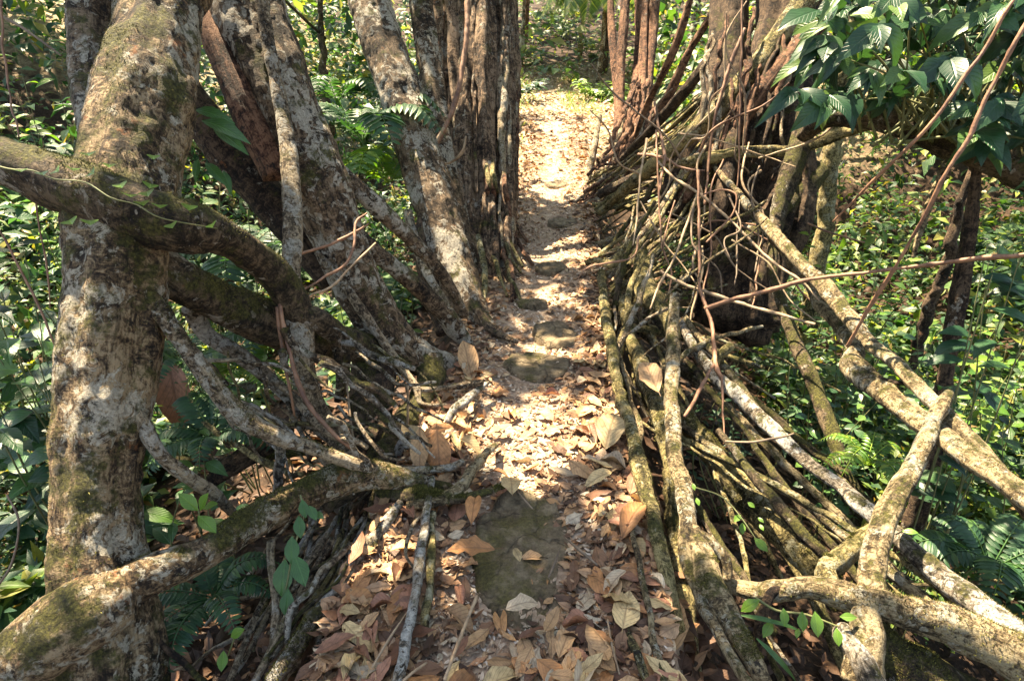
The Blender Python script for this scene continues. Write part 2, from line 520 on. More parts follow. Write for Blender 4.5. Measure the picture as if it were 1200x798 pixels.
M['litter'] = leaf_mat('leaf_litter_mix', LIT, .58, .1, .45, .3, dry=True)
M['crumbs'] = leaf_mat('bleached_sunlit_crumbs', [(0., (.14, .08, .05)), (.2, (.30, .19, .12)), (.5, (.47, .345, .24)), (.8, (.6, .48, .36)), (1., (.68, .6, .5))], .6, .1, .2, .3, dry=True)  # dry pale fragments, lightened further to look sunlit
M['litter_dark'] = leaf_mat('leaf_litter_dark', [(0., (.022, .013, .008)), (.4, (.06, .031, .018)), (.75, (.125, .062, .034)), (1., (.22, .12, .06))], .6, .1, .4, .3, dry=True)  # dark browns for litter on the near banks

def soil(name, cols, sc=1., bump=1.):
    g = G(name)
    pos = g.n('ShaderNodeNewGeometry').outputs['Position']
    n1 = g.noise(pos, 5 * sc, 9, .7)
    n2 = g.noise(pos, 38 * sc, 7, .7)
    f = g.math('ADD', g.math('MULTIPLY', n1, .5), g.math('MULTIPLY', n2, .5))
    c = g.ramp(f, [(.34, cols[0]), (.5, cols[1]), (.64, cols[2])])
    bp = g.n('ShaderNodeBump', {'Height': g.math('ADD', n2, n1), 'Strength': .8 * bump, 'Distance': .02})
    return g.done(g.n('ShaderNodeBsdfPrincipled', {'Base Color': c, 'Roughness': .9, 'Specular IOR Level': .2, 'Normal': bp.outputs[0]}).outputs[0])
M['path'] = soil('trodden_earth', ((.12, .076, .05), (.34, .235, .16), (.52, .40, .29)))
def ground_mat():
    g = G('forest_floor')
    pos = g.n('ShaderNodeNewGeometry').outputs['Position']
    n1 = g.noise(pos, 4, 9, .7)
    n2 = g.noise(pos, 30, 7, .7)
    f = g.math('ADD', g.math('MULTIPLY', n1, .5), g.math('MULTIPLY', n2, .5))
    dark_soil = g.ramp(f, [(.36, (.012, .008, .005)), (.5, (.038, .023, .015)), (.64, (.10, .058, .034))])  # dark soil outside the clearing
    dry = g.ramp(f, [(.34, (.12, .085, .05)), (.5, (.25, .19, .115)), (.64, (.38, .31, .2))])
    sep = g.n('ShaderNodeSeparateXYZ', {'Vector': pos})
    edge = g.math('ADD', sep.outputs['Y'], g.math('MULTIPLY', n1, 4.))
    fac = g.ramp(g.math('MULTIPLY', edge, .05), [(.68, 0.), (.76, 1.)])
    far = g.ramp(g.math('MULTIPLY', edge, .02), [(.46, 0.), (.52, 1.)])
    c = g.mix(g.math('SUBTRACT', fac, far, True), dark_soil, dry)
    bp = g.n('ShaderNodeBump', {'Height': g.math('ADD', n2, n1), 'Strength': .9, 'Distance': .03})
    return g.done(g.n('ShaderNodeBsdfPrincipled', {'Base Color': c, 'Roughness': .92, 'Specular IOR Level': .2, 'Normal': bp.outputs[0]}).outputs[0])
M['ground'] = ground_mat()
def stone_mat():
    g = G('worn_stone')
    pos = g.n('ShaderNodeNewGeometry').outputs['Position']
    n1 = g.noise(pos, 14, 9, .72)
    n2 = g.noise(pos, 95, 6, .72)
    c = g.ramp(n1, [(.32, (.065, .046, .027)), (.5, (.165, .122, .073)), (.66, (.30, .23, .145))])
    c = g.mix(.6, c, g.ramp(n2, [(.3, .6), (.6, 1.2)]), 'MULTIPLY')
    wv = g.n('ShaderNodeVectorMath', {0: pos, 1: g.n('ShaderNodeVectorMath', {0: g.n('ShaderNodeTexNoise', {'Vector': pos, 'Scale': 9., 'Detail': 6.}).outputs['Color'], 1: (.16, .16, .16)}, operation='MULTIPLY').outputs[0]}, operation='ADD').outputs[0]
    ve = g.n('ShaderNodeTexVoronoi', {'Vector': wv, 'Scale': 4.5}, feature='DISTANCE_TO_EDGE').outputs['Distance']
    crk = g.ramp(ve, [(.0, .5), (.03, 1.)])
    c = g.mix(1., c, crk, 'MULTIPLY')
    m1 = g.noise(pos, 4.3, 8, .7)
    sx = g.n('ShaderNodeSeparateXYZ', {'Vector': pos})
    mossf = g.math('SUBTRACT', m1, g.math('MULTIPLY', g.math('ADD', sx.outputs['X'], .02), .3))
    mf = g.ramp(mossf, [(.47, 0.), (.58, .85)])
    c = g.mix(mf, c, g.ramp(n2, [(.35, (.05, .042, .012)), (.65, (.15, .125, .035))]))
    bp = g.n('ShaderNodeBump', {'Height': g.math('ADD', g.math('ADD', g.math('MULTIPLY', n2, .5), n1), g.math('MULTIPLY', crk, .6)), 'Strength': 1., 'Distance': .03})
    return g.done(g.n('ShaderNodeBsdfPrincipled', {'Base Color': c, 'Roughness': .8, 'Specular IOR Level': .3, 'Normal': bp.outputs[0]}).outputs[0])
M['stone'] = stone_mat()
# ------------------------------------------------------------------ ground and path
def build_ground():
    def axis(lo, hi, c0, c1, fine, coarse):
        a, v = [], lo
        while v < hi:
            a.append(v)
            d = max(0, c0 - v, v - c1)
            v += min(coarse, fine + .09 * d)
        a.append(hi)
        return np.array(a)
    X = axis(-90, 90, -3.5, 4, .09, 6)
    Y = axis(-25, 160, -.5, 9, .09, 6)
    gx, gy = np.meshgrid(X, Y)
    z = ground_z(gx, gy)
    nx = len(X)
    V = np.stack([gx, gy, z], -1).reshape(-1, 3)
    i, j = np.meshgrid(np.arange(len(Y) - 1), np.arange(nx - 1), indexing='ij')
    k = (i * nx + j).ravel()
    F = np.stack([k, k + 1, k + nx + 1, k + nx], -1)
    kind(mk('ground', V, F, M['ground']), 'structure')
build_ground()

def build_path():
    Y = np.arange(-1.5, 17.0, .03)
    S = np.linspace(-1.3, 1.3, 75)
    yy, ss = np.meshgrid(Y, S, indexing='ij')
    hw = path_half(yy)
    x = xc(yy) + ss * hw
    z = path_z(x, yy)
    z = z - .3 * smooth(.93, 1.3, np.abs(ss)) * (1 - smooth(9, 13, yy)) - .12 * smooth(1.0, 1.3, np.abs(ss)) * smooth(9, 13, yy)
    z = z - .12 * smooth(14.5, 17, yy)
    V = np.stack([x, yy, z], -1).reshape(-1, 3)
    n = len(S)
    i, j = np.meshgrid(np.arange(len(Y) - 1), np.arange(n - 1), indexing='ij')
    k = (i * n + j).ravel()
    F = np.stack([k, k + 1, k + n + 1, k + n], -1)
    kind(mk('path', V, F, M['path']), 'structure')
build_path()

STONES = []
def stone(px, py, w, h, label, seed, thick=.07, lift=.03):
    """A flat worn slab whose top shows w x h pixels of the photograph around (px, py)."""
    c, t = P(px, py, 100.01)
    a, _ = P(px, py - h / 2, 100.01)
    b, _ = P(px, py + h / 2, 100.01)
    rx, ry = w * t / FPX / 2, abs(a[1] - b[1]) / 2
    n, rings = 56, 14
    ang = np.linspace(0, 2 * PI, n, endpoint=False)
    circ = np.stack([np.cos(ang), np.sin(ang), np.zeros(n)], -1)
    rad = 1 + .30 * fbm(circ * 1.3 + seed * 7.7, seed, 3) + .09 * vnoise(circ * 6 + seed, seed)
    V = []
    for r in np.linspace(0.02, 1, rings):
        pr = circ[:, :2] * (rad * r)[:, None] * [rx, ry]
        z = lift - .35 * lift * r ** 2 - (.02 if r > .95 else 0)
        q = np.c_[pr + c[:2], np.zeros(n)]
        V.append(np.c_[pr + c[:2], z + .026 * fbm(q * 8, seed + 2, 3) + .010 * fbm(q * 34, seed + 4, 3)])
    V.append(np.c_[circ[:, :2] * (rad * 1.03)[:, None] * [rx, ry] + c[:2], np.full(n, -thick)])
    V = np.vstack(V)
    zb = float(path_z(c[0], c[1]))
    V[:, 2] += zb + .012
    j = np.arange(n); k = (j + 1) % n
    F = np.vstack([np.stack([i * n + j, (i * n) + k, (i + 1) * n + k, (i + 1) * n + j], -1) for i in range(rings)])[:, ::-1]
    m = len(V)
    V = np.vstack([V, [[c[0], c[1], float(V[:n, 2].mean())]]])
    T = np.stack([np.full(n, m), j, k], -1)
    o = mk('stepping_stone', V, [F, T], M['stone'], base=(c[0], c[1], zb))
    tag(o, label, 'stone')
    STONES.append((c[0], c[1], rx, ry))
stone(612, 638, 128, 170, 'large mossy slab bedded in the near path, the long orange leaf lying on it', 1, lift=.018)
stone(630, 424, 78, 32, 'flat worn stone step with a shadowed front edge, nearer of the middle two', 2, lift=.028)
stone(655, 388, 60, 34, 'grey-brown stone just beyond the worn step, half buried in leaves', 3, lift=.028)
stone(645, 310, 40, 14, 'low rounded stone in the path beside the strangler fig trunk', 4, lift=.028)
stone(660, 258, 34, 9, 'small flat stone in the path past the strangler fig trunk', 5, lift=.028)
stone(622, 352, 36, 8, 'thin sliver of stone crossing the leaves between two path stones', 6, lift=.03)
stone(652, 214, 26, 6, 'farthest pale stone in the path before the clearing', 7, lift=.028)

# ------------------------------------------------------------------ sun direction (to the sun)
SUN_EL = math.radians(62)
SUN_H = np.array([-.62, .78])
SUN_H = SUN_H / np.linalg.norm(SUN_H)
SUN = np.array([SUN_H[0] * math.cos(SUN_EL), SUN_H[1] * math.cos(SUN_EL), math.sin(SUN_EL)])

# gaps shaped in the unseen leaf roof to let sun through: (px, py, depth, radius)
GAPS = [(440, 615, 100, .14), (400, 680, 99.95, .12), (340, 740, 99.9, .12), (480, 660, 100, .1), (628, 500, 100, .30), (610, 540, 100, .12), (640, 465, 100, .12), (638, 405, 100, .14), (655, 340, 100, .15), (660, 275, 100, .25), (655, 222, 100, .35), (650, 180, 100, .5),
        (700, 205, 100, .35), (735, 610, 100, .11), (690, 300, 100, .2), (520, 500, 100, .12), 
        (150, 60, 2.1, .14), (95, 420, 1.8, .12), (105, 600, 1.8, .1), (80, 730, 1.75, .13), (175, 250, 1.9, .08), (230, 470, 2.0, .09), (330, 520, 2.2, .09), (350, 600, 2.2, .1), (430, 640, 100, .07),
        (320, 140, 2.85, .16), (300, 40, 2.8, .13), (385, 290, 3.0, .12), (470, 130, 4.3, .14), (450, 30, 4.4, .14), (515, 250, 4.2, .12), (580, 150, 5.4, .3), (560, 40, 5.5, .25), (440, 310, 3.6, .12),
        (890, 60, 5.1, .22), (850, 150, 5.0, .2), (930, 300, 4.0, .13), (980, 370, 3.3, .12), (1050, 460, 2.6, .14), (1150, 560, 2.1, .12), (1060, 600, 2.2, .12), (1150, 720, 1.95, .15), (930, 690, 2.1, .1),
        (795, 450, 2.9, .1), (795, 560, 2.5, .11), (820, 660, 2.2, .1), (715, 380, 100, .1), (735, 480, 100, .1), (850, 530, 2.7, .12), (900, 520, 3.0, .12), (740, 240, 6.5, .3), (780, 300, 5., .2), (760, 90, 8., .4),
        (1000, 80, 2.9, .2), (1120, 110, 2.6, .2), (960, 90, 3., .15), (1180, 330, 2.4, .15)]
_rg = np.random.RandomState(3)
for _ in range(20):                      # sun reaching the bushes on the right bank and far left
    px_, py_ = (_rg.uniform(900, 1230), _rg.uniform(150, 400)) if _ % 4 else (_rg.uniform(-30, 110), _rg.uniform(20, 180))
    GAPS.append((px_, py_, _rg.uniform(4.5, 9.5), _rg.uniform(.2, .5)))
for px_, py_, t_ in ((620, 118, 19), (650, 118, 19), (680, 118, 19), (640, 135, 16), (665, 135, 16), (650, 150, 13.5), (650, 165, 11.5), (655, 190, 9.5), (640, 60, 27), (660, 60, 27), (620, 60, 26), (680, 60, 26), (640, 20, 30), (670, 20, 30)):
    GAPS.append((px_, py_, t_, .9 if t_ > 15 else .4))
for px_, py_, t_ in ((1010, 200, 7), (1050, 240, 7), (1000, 260, 6.5), (1100, 250, 6), (960, 330, 5.5), (1050, 330, 5.5), (1150, 300, 5.5), (40, 60, 6), (30, 120, 6), (250, 90, 6), (395, 200, 5), (300, 320, 4)):
    GAPS.append((px_, py_, t_, .7))
GAP_P = np.array([P(a, b, c)[0] for a, b, c, r in GAPS])
GAP_R = np.array([r for a, b, c, r in GAPS])

def in_gap(p, extra=.06):
    """True for points of p that would shade one of the gaps' targets."""
    out = np.zeros(len(p), bool)
    for q, r in zip(GAP_P, GAP_R):
        d = p - q
        h = d @ SUN
        dist = np.linalg.norm(d - h[:, None] * SUN, axis=1)
        out |= (h > 0) & (dist < r + extra)
    return out

CROWN_T = [leaf_tpl(2, .5, .1, .15, seed=i, pos=.45) for i in range(3)]
def crown(root, c, rad, n, seed, size=(.13, .24), mat='crown', cut=True, clump=.12, name='crown', zmin=3.0):
    rs = np.random.RandomState(seed)
    p = rand_unit(n, rs) * (rs.uniform(.15, 1, n) ** .5)[:, None] * np.array(rad) + np.array(c)
    keep = fbm(p * .75, seed, 3) > -clump
    keep &= p[:, 2] > zmin
    if cut:
        keep &= ~in_gap(p)
    p = p[keep]
    n = len(p)
    ax = rand_unit(n, rs); ax[:, 2] -= .5
    nr = rand_unit(n, rs) * .8 + [0, 0, 1]
    V, F, U = inst(CROWN_T, p, ax, nr, rs.uniform(*size, n), seed)
    return mk(name, V, F, M[mat], root, uv=U)
# ------------------------------------------------------------------ trees whose roots carry the bridge
def tree(label, spec, mat, loc_t=0, ext=None, group=None, cat='tree', name='fig_tree', **kw):
    C = pts(spec)
    base = C[-1][:3] if loc_t == 'last' else C[np.argmin(C[:, 2])][:3]
    r = thing(name, label, cat, base, group)
    if ext:                       # carry the trunk on above the frame
        top = C[0]
        d = unit(C[0][:3] - C[1][:3])
        d = unit(d * .6 + np.array([0, 0, .8]) + np.array(ext[1]) * .3)
        E = [np.r_[top[:3] + d * k * ext[0] / 3 + np.array(ext[1]) * (k / 3) ** 2, top[3] * (1 - .16 * k)] for k in (3, 2, 1)]
        C = np.vstack([E, C])
    tube('trunk', C, M[mat], r, **kw)
    return r, C
def limb(r, spec, mat, name='limb', label=None, **kw):
    o = tube(name, pts(spec), M[mat], r, **kw)
    if label:
        o['label'] = label
    return o

# A: big scarred trunk at the left edge
A, CA = tree('thick pale scarred tree trunk filling the left edge of the photo, with mossy cross limbs',
             [(196, -60, 2.42, 112), (190, 0, 2.35, 110), (174, 100, 2.2, 124), (152, 200, 2.08, 130), (142, 280, 2.0, 136), (135, 350, 1.95, 130), (124, 450, 1.92, 122), (113, 560, 1.88, 108), (114, 650, 1.85, 122), (122, 740, 1.83, 140), (130, 860, 1.85, 150), (135, 1050, 1.95, 170)],
             'bark_a', ext=(3.2, (-.8, .5, 0)), lobes=4, lobe_amp=.05, knob=.14, fine=.05, seed=3, sides=130, step=.014, moss=9000)
limb(A, [(105, -40, 2.5, 66), (107, 50, 2.42, 62), (113, 120, 2.32, 60), (132, 190, 2.2, 60), (150, 250, 2.08, 50)], 'bark_b', 'stem', seed=5, lobes=3, lobe_amp=.05)
limb(A, [(-420, 40, 2.9, 26), (-300, 95, 2.5, 40), (-180, 140, 2.2, 52), (-90, 165, 2.0, 58), (-10, 185, 1.96, 60), (60, 212, 1.92, 66), (130, 240, 1.9, 72), (200, 262, 1.92, 62), (262, 280, 2.05, 40), (310, 310, 2.3, 34), (340, 345, 2.45, 34), (352, 372, 2.5, 26)], 'bark_dark', 'limb', 'dark mossy limb crossing in front of the trunk', seed=8, knob=.2, moss=9000)
limb(A, [(160, 290, 2.0, 60), (205, 325, 2.08, 52), (258, 355, 2.25, 50), (310, 378, 2.5, 50), (370, 398, 2.8, 48), (430, 410, 3.1, 40), (480, 422, 3.3, 34)], 'bark_dark', 'limb', 'heavy mossy limb bridging to the leaning trunk', seed=9, knob=.2, moss=8000)
limb(A, [(160, 335, 1.95, 30), (190, 368, 1.95, 27), (216, 405, 1.98, 25), (250, 452, 2.02, 26), (285, 490, 2.08, 27), (325, 511, 2.15, 24), (372, 527, 2.22, 21), (420, 545, 2.3, 20), (470, 551, 2.42, 16), (520, 549, 2.5, 12), (543, 541, 2.55, 9)], 'root_pale', 'root', 'pale banded root with orange scars swinging down to the path', seed=12, knob=.2, moss=1500)
limb(A, [(130, 700, 1.82, 70), (180, 672, 1.84, 60), (235, 650, 1.92, 48), (290, 615, 2.03, 42), (340, 590, 2.15, 40), (388, 566, 2.28, 34), (440, 556, 2.36, 30), (490, 566, 2.42, 18), (530, 572, 2.46, 8)], 'bark_a', 'root', 'thick mossy root rising towards the path', seed=14, knob=.2, moss=8000)
limb(A, [(150, 695, 1.78, 64), (110, 712, 1.74, 84), (62, 745, 1.72, 86), (10, 785, 1.74, 84), (-60, 845, 1.8, 80), (-150, 950, 99.45, 66), (-230, 1010, 98.9, 50)], 'bark_a', 'root', 'bulging buttress root at the bottom left corner', seed=15, knob=.2, moss=3000)
limb(A, [(140, 455, 1.92, 26), (164, 492, 1.9, 26), (188, 532, 1.92, 19), (222, 560, 2.0, 16), (250, 578, 2.1, 15), (272, 600, 2.2, 12)], 'root_pale', 'root', seed=16)
limb(A, [(225, 360, 2.25, 22), (243, 392, 2.35, 20), (287, 421, 2.5, 22), (335, 462, 2.7, 20), (372, 500, 2.85, 18), (400, 520, 2.9, 14)], 'root_grey', 'root', 'white-tipped thinner root behind', seed=17)

# pole and knot between the two left trees
Pl, _ = tree('knotted mossy pole-like root standing between the two big left trunks',
         [(298, -60, 2.74, 12), (306, 0, 2.74, 13), (318, 70, 2.76, 15), (330, 130, 2.76, 18), (338, 175, 2.74, 20), (341, 210, 2.7, 21), (343, 265, 2.62, 22), (342, 330, 2.56, 24), (345, 365, 2.52, 38), (354, 400, 2.52, 34), (358, 440, 2.54, 30), (372, 480, 2.6, 30), (395, 515, 2.62, 26), (415, 545, 2.6, 18)],
         'root_pale', name='knotted_root', cat='root', seed=21, knob=.2, loc_t='last')
limb(Pl, [(348, 368, 2.5, 30), (372, 376, 2.56, 26), (396, 396, 2.7, 24), (402, 440, 2.8, 16), (396, 470, 2.85, 10)], 'bark_dark', 'branch', seed=22)

rs_b = np.random.RandomState(21)
# B: big leaning trunk
B, CB = tree('big leaning grey-brown trunk, second from the left, foot resting against the path',
             [(258, -70, 3.0, 100), (280, -10, 2.97, 100), (295, 40, 2.95, 98), (314, 90, 2.95, 92), (340, 150, 2.98, 84), (370, 215, 3.02, 74), (398, 285, 3.08, 62), (425, 345, 3.14, 56), (455, 392, 3.22, 50), (490, 420, 3.32, 44), (535, 432, 3.46, 30), (560, 436, 3.5, 16)],
             'bark_b', ext=(3.0, (-1.2, .6, 0)), lobes=4, lobe_amp=.06, knob=.13, seed=27, loc_t='last', sides=90, step=.02, moss=4000)
limb(B, [(236, -40, 2.95, 44), (246, 10, 2.9, 44), (262, 62, 2.86, 42), (290, 130, 2.85, 42), (326, 205, 2.9, 40)], 'bark_red', 'stem', 'reddish stem running down the left side', seed=28)
limb(B, [(205, 90, 3.1, 40), (248, 155, 3.15, 50), (290, 205, 3.2, 52), (340, 260, 3.25, 50), (392, 330, 3.3, 40)], 'bark_brown', 'limb', 'dark limb leaning behind the trunk', seed=29)
limb(B, [(392, 195, 3.2, 22), (420, 222, 3.25, 24), (452, 252, 3.35, 23), (486, 285, 3.5, 20), (520, 325, 3.65, 16), (545, 370, 3.8, 12)], 'bark_b', 'root', seed=31)
limb(B, [(410, 268, 3.2, 26), (440, 296, 3.3, 25), (485, 333, 3.45, 24), (518, 366, 3.6, 22), (540, 394, 3.7, 18), (556, 412, 3.75, 10)], 'bark_b', 'root', seed=32)
limb(B, [(372, 296, 3.0, 12), (400, 330, 3.0, 13), (428, 370, 3.02, 13), (450, 402, 3.05, 12), (470, 430, 3.05, 11), (488, 455, 3.02, 9), (494, 473, 2.98, 6), (524, 475, 3.0, 5)], 'root_pale', 'root', seed=33)
limb(B, [(486, 457, 3.02, 7), (510, 456, 3.02, 9), (540, 452, 3.06, 9), (566, 448, 3.1, 7)], 'root_pale', 'root', seed=34)
limb(B, [(440, 390, 3.2, 40), (438, 430, 3.15, 46), (436, 480, 3.0, 52), (440, 530, 2.85, 50), (446, 590, 2.7, 46)], 'bark_brown', 'root', 'dark mossy root mass under the trunk foot', seed=35, lobes=5, lobe_amp=.14, knob=.25, moss=5000)
limb(B, [(500, 420, 3.32, 34), (505, 445, 3.25, 30), (480, 490, 2.95, 34), (440, 545, 2.6, 30), (380, 590, 2.4, 22)], 'bark_dark', 'root', seed=37, knob=.25, moss=4000)

for k in range(30):  # pale bark colours stand in for sun on this lattice
    x0, y0 = rs_b.uniform(215, 440), rs_b.uniform(380, 500)
    x1, y1 = x0 + rs_b.uniform(30, 150), y0 + rs_b.uniform(20, 130)
    x1, y1 = min(x1, 520), min(y1, 585)
    t0 = rs_b.uniform(2.1, 2.8); t1 = rs_b.uniform(2.25, 2.75)
    w_ = rs_b.choice([3, 4, 5, 7, 9])
    limb(B, [(x0, y0, t0, w_), ((x0 + x1) / 2 + rs_b.uniform(-16, 16), (y0 + y1) / 2 + rs_b.uniform(-6, 16), (t0 + t1) / 2, w_ * 1.1), (x1, y1, t1, w_ * .7)], ['root_pale', 'root_grey', 'bark_b', 'root_moss', 'root_pale'][k % 5], 'root', seed=2000 + k, wander=.035)

# C: leaning trunk
Cc, CC = tree('slim leaning spotted trunk, third from the left, ending at the path edge',
              [(412, -60, 4.7, 50), (430, -5, 4.64, 52), (445, 45, 4.58, 52), (464, 100, 4.52, 54), (482, 160, 4.46, 54), (502, 220, 4.4, 52), (521, 280, 4.32, 48), (540, 330, 4.22, 40), (558, 368, 4.1, 30), (580, 392, 3.9, 12)],
              'bark_c', ext=(3., (-.6, .8, 0)), lobes=3, lobe_amp=.06, knob=.13, seed=41, loc_t='last', sides=72, step=.02)
limb(Cc, [(478, 248, 4.36, 10), (486, 280, 4.25, 11), (498, 315, 4.15, 11), (516, 345, 4.05, 9), (535, 372, 4.0, 7)], 'root_pale', 'root', seed=42)
limb(Cc, [(545, 340, 4.15, 12), (562, 368, 4.0, 12), (578, 388, 3.88, 9), (606, 401, 3.76, 5)], 'bark_c', 'root', seed=43)
limb(Cc, [(500, 235, 4.35, 20), (495, 290, 4.3, 24), (505, 340, 4.25, 26), (520, 390, 4.1, 20)], 'bark_brown', 'root', seed=44)

# slender trunk behind C
S2, CS = tree('slender upright trunk between the slim leaning trunk and the strangler fig',
              [(482, -60, 5.4, 30), (492, 0, 5.35, 30), (502, 70, 5.3, 30), (512, 140, 5.2, 30), (520, 200, 5.1, 30), (535, 270, 5.0, 34), (545, 330, 4.9, 40), (550, 400, 4.9, 40)],
              'bark_c', ext=(3., (.2, .5, 0)), seed=46, lobes=3, lobe_amp=.08)

# D: strangler column
D, CD = tree('massive strangler fig column wrapped in hanging roots at the left of the path',
             [(556, -70, 6.3, 92), (557, 0, 6.2, 92), (558, 80, 6.05, 90), (560, 160, 5.85, 84), (561, 230, 5.6, 78), (562, 290, 5.35, 74), (564, 330, 5.1, 76), (566, 380, 5.0, 84)],
             'bark_strangler', ext=(3.2, (-.2, .6, 0)), lobes=7, lobe_amp=.13, knob=.15, seed=51)
rs = np.random.RandomState(5)
for k in range(46):                      # hanging roots clasping the column
    a = rs.uniform(-1.9, 1.9)
    sp = []
    off = rs.uniform(-.15, .15)
    for py, t, hw_ in ((-60, 6.28, 46), (20, 6.18, 46), (90, 6.02, 45), (160, 5.85, 43), (230, 5.58, 40), (290, 5.32, 40), (335, 5.06, 44)):
        aa = a + off * (py / 300.) + rs.uniform(-.10, .10)
        px = 557 + (py + 60) * .014 + hw_ * 1.02 * math.sin(aa)
        dt = -hw_ * t / FPX * math.cos(aa) * 1.02
        sp.append((px + (rs.uniform(0, 26) * (py > 320)), py + rs.uniform(-6, 6), t + dt, rs.uniform(3.5, 8.5)))
    n0 = rs.choice([0, 0, 0, 1, 2]); n1 = rs.choice([5, 6, 7, 7, 7])
    tube('aerial_root', pts(sp[n0:n1]), M['bark_strangler' if rs.rand() < .6 else ('root_pale' if rs.rand() < .6 else 'bark_red')], D, seed=500 + k, wander=.03)
for k in range(12):                      # feet spreading on to the path
    x0 = rs.uniform(575, 600); y0 = rs.uniform(225, 320)
    x1 = x0 + rs.uniform(6, 26); y1 = y0 + rs.uniform(20, 50)
    a_, t_ = P(x0, y0 - 60, 5.6)
    sp = [(x0 - 8, y0 - 70, 5.55, 6), (x0 - 3, y0 - 25, 5.3, 6), (x0 + 4, y0, 100.12, 6), (x1, y1, 100.0, 4)]
    tube('aerial_root', pts(sp), M['root_moss' if k % 2 else 'bark_red'], D, seed=560 + k, wander=.02)
limb(D, [(528, 160, 5.7, 36), (528, 230, 5.45, 38), (534, 300, 5.15, 40), (538, 350, 4.9, 44), (540, 400, 4.8, 46)], 'bark_strangler', 'buttress', seed=52, lobes=4, lobe_amp=.12)
limb(D, [(588, 60, 6.0, 26), (592, 150, 5.8, 26), (594, 220, 5.55, 26), (590, 280, 5.3, 28), (588, 330, 5.1, 30)], 'bark_strangler', 'buttress', seed=53, lobes=4, lobe_amp=.12)

# E: reddish bundle right of the far path
E, CE = tree('reddish brown twin-stemmed tree at the right of the far path',
             [(756, -60, 9.6, 22), (755, 0, 9.5, 21), (754, 60, 9.3, 21), (752, 110, 9.0, 24), (745, 150, 8.7, 30), (738, 190, 8.3, 40), (735, 230, 7.9, 50)],
             'bark_red', ext=(3.4, (.4, .6, 0)), lobes=4, lobe_amp=.14, seed=61)
limb(E, [(715, -50, 9.6, 7), (716, 20, 9.5, 8), (720, 70, 9.3, 9), (724, 120, 9.1, 11), (722, 175, 8.7, 14), (716, 215, 8.4, 16)], 'bark_red', 'stem', seed=62)
limb(E, [(736, -50, 9.4, 12), (731, 30, 9.2, 12), (727, 80, 9.1, 12), (726, 130, 8.9, 12), (722, 190, 8.5, 16)], 'bark_red', 'stem', seed=63)
limb(E, [(770, -50, 9.4, 14), (766, 30, 9.3, 12), (762, 80, 9.1, 10), (757, 130, 8.9, 10)], 'bark_red', 'stem', seed=64)
for k in range(22):
    x0, y0 = rs.uniform(722, 765), rs.uniform(90, 170)
    sp = [(x0, y0, 8.7, 5), (x0 - rs.uniform(4, 16), y0 + 40, 8.1, 5.5), (x0 - rs.uniform(14, 44), y0 + rs.uniform(70, 100), 7.7, 5), (x0 - rs.uniform(30, 70), y0 + rs.uniform(95, 135), 7.3, 3.5)]
    C_ = pts(sp)
    C_[:, 2] = np.maximum(C_[:, 2], path_z(C_[:, 0], C_[:, 1]) + .015)
    tube('root', C_, M['bark_red' if k % 3 else 'root_pale'], E, seed=600 + k, wander=.05)
limb(E, [(703, 135, 8.9, 4), (697, 170, 8.6, 8), (690, 205, 8.4, 8), (685, 224, 8.2, 7)], 'root_pale', 'root', 'pale straight root standing at the path edge', seed=66)

# F: big dark trunk on the right
Ft, CF = tree('broad dark trunk with hollows at upper right, its roots fanning down to the path',
              [(926, -70, 5.6, 66), (922, 0, 5.55, 66), (914, 60, 5.45, 70), (904, 120, 5.35, 84), (896, 180, 5.25, 100), (884, 240, 5.1, 104), (872, 300, 5.0, 100), (862, 380, 4.95, 104)],
              'bark_brown', ext=(3.2, (.9, .5, 0)), lobes=5, lobe_amp=.17, knob=.2, seed=71)
limb(Ft, [(985, -70, 5.1, 32), (952, -12, 5.05, 30), (915, 40, 5.0, 28), (880, 86, 4.98, 26), (842, 128, 5.0, 24), (805, 162, 5.1, 20), (768, 192, 5.4, 18), (728, 226, 5.9, 12), (703, 250, 6.3, 7)], 'root_moss', 'root', 'mossy sunlit root slanting down to the path', seed=72, moss=4000)
limb(Ft, [(1000, -20, 5.0, 22), (950, 38, 4.95, 24), (905, 90, 4.9, 24), (868, 140, 4.9, 22), (830, 190, 4.9, 18), (800, 235, 4.95, 14)], 'bark_red', 'root', seed=73)
limb(Ft, [(856, -60, 5.7, 48), (856, 0, 5.6, 48), (853, 70, 5.5, 48), (842, 140, 5.4, 50), (805, 200, 5.4, 44), (790, 250, 5.4, 36)], 'bark_brown', 'stem', seed=74, lobes=3)
limb(Ft, [(870, 20, 5.8, 14), (838, 62, 6.1, 14), (800, 110, 6.5, 14), (765, 150, 7.0, 12), (730, 186, 7.6, 10)], 'bark_brown', 'root', seed=75)
limb(Ft, [(834, 18, 6.3, 9), (808, 60, 6.6, 9), (785, 110, 6.9, 10), (762, 150, 7.2, 9), (745, 180, 7.6, 8)], 'bark_red', 'root', seed=76)
limb(Ft, [(812, -10, 6.6, 8), (795, 45, 6.8, 8), (778, 85, 7.0, 8), (760, 120, 7.4, 8), (745, 160, 7.8, 8)], 'bark_red', 'root', seed=77)
limb(Ft, [(949, 116, 4.7, 24), (938, 168, 4.68, 24), (920, 222, 4.62, 24), (908, 270, 4.55, 22), (905, 320, 4.4, 18), (915, 352, 4.25, 16), (930, 396, 4.05, 17), (952, 446, 3.8, 18), (979, 520, 3.5, 18), (1000, 590, 3.3, 18)], 'bark_dark', 'root', 'mossy upright root ending below the railing', seed=78)
limb(Ft, [(960, 200, 4.95, 30), (915, 245, 4.85, 36), (870, 285, 4.8, 34), (830, 310, 4.85, 24), (800, 330, 4.9, 14)], 'bark_dark', 'buttress', seed=79)
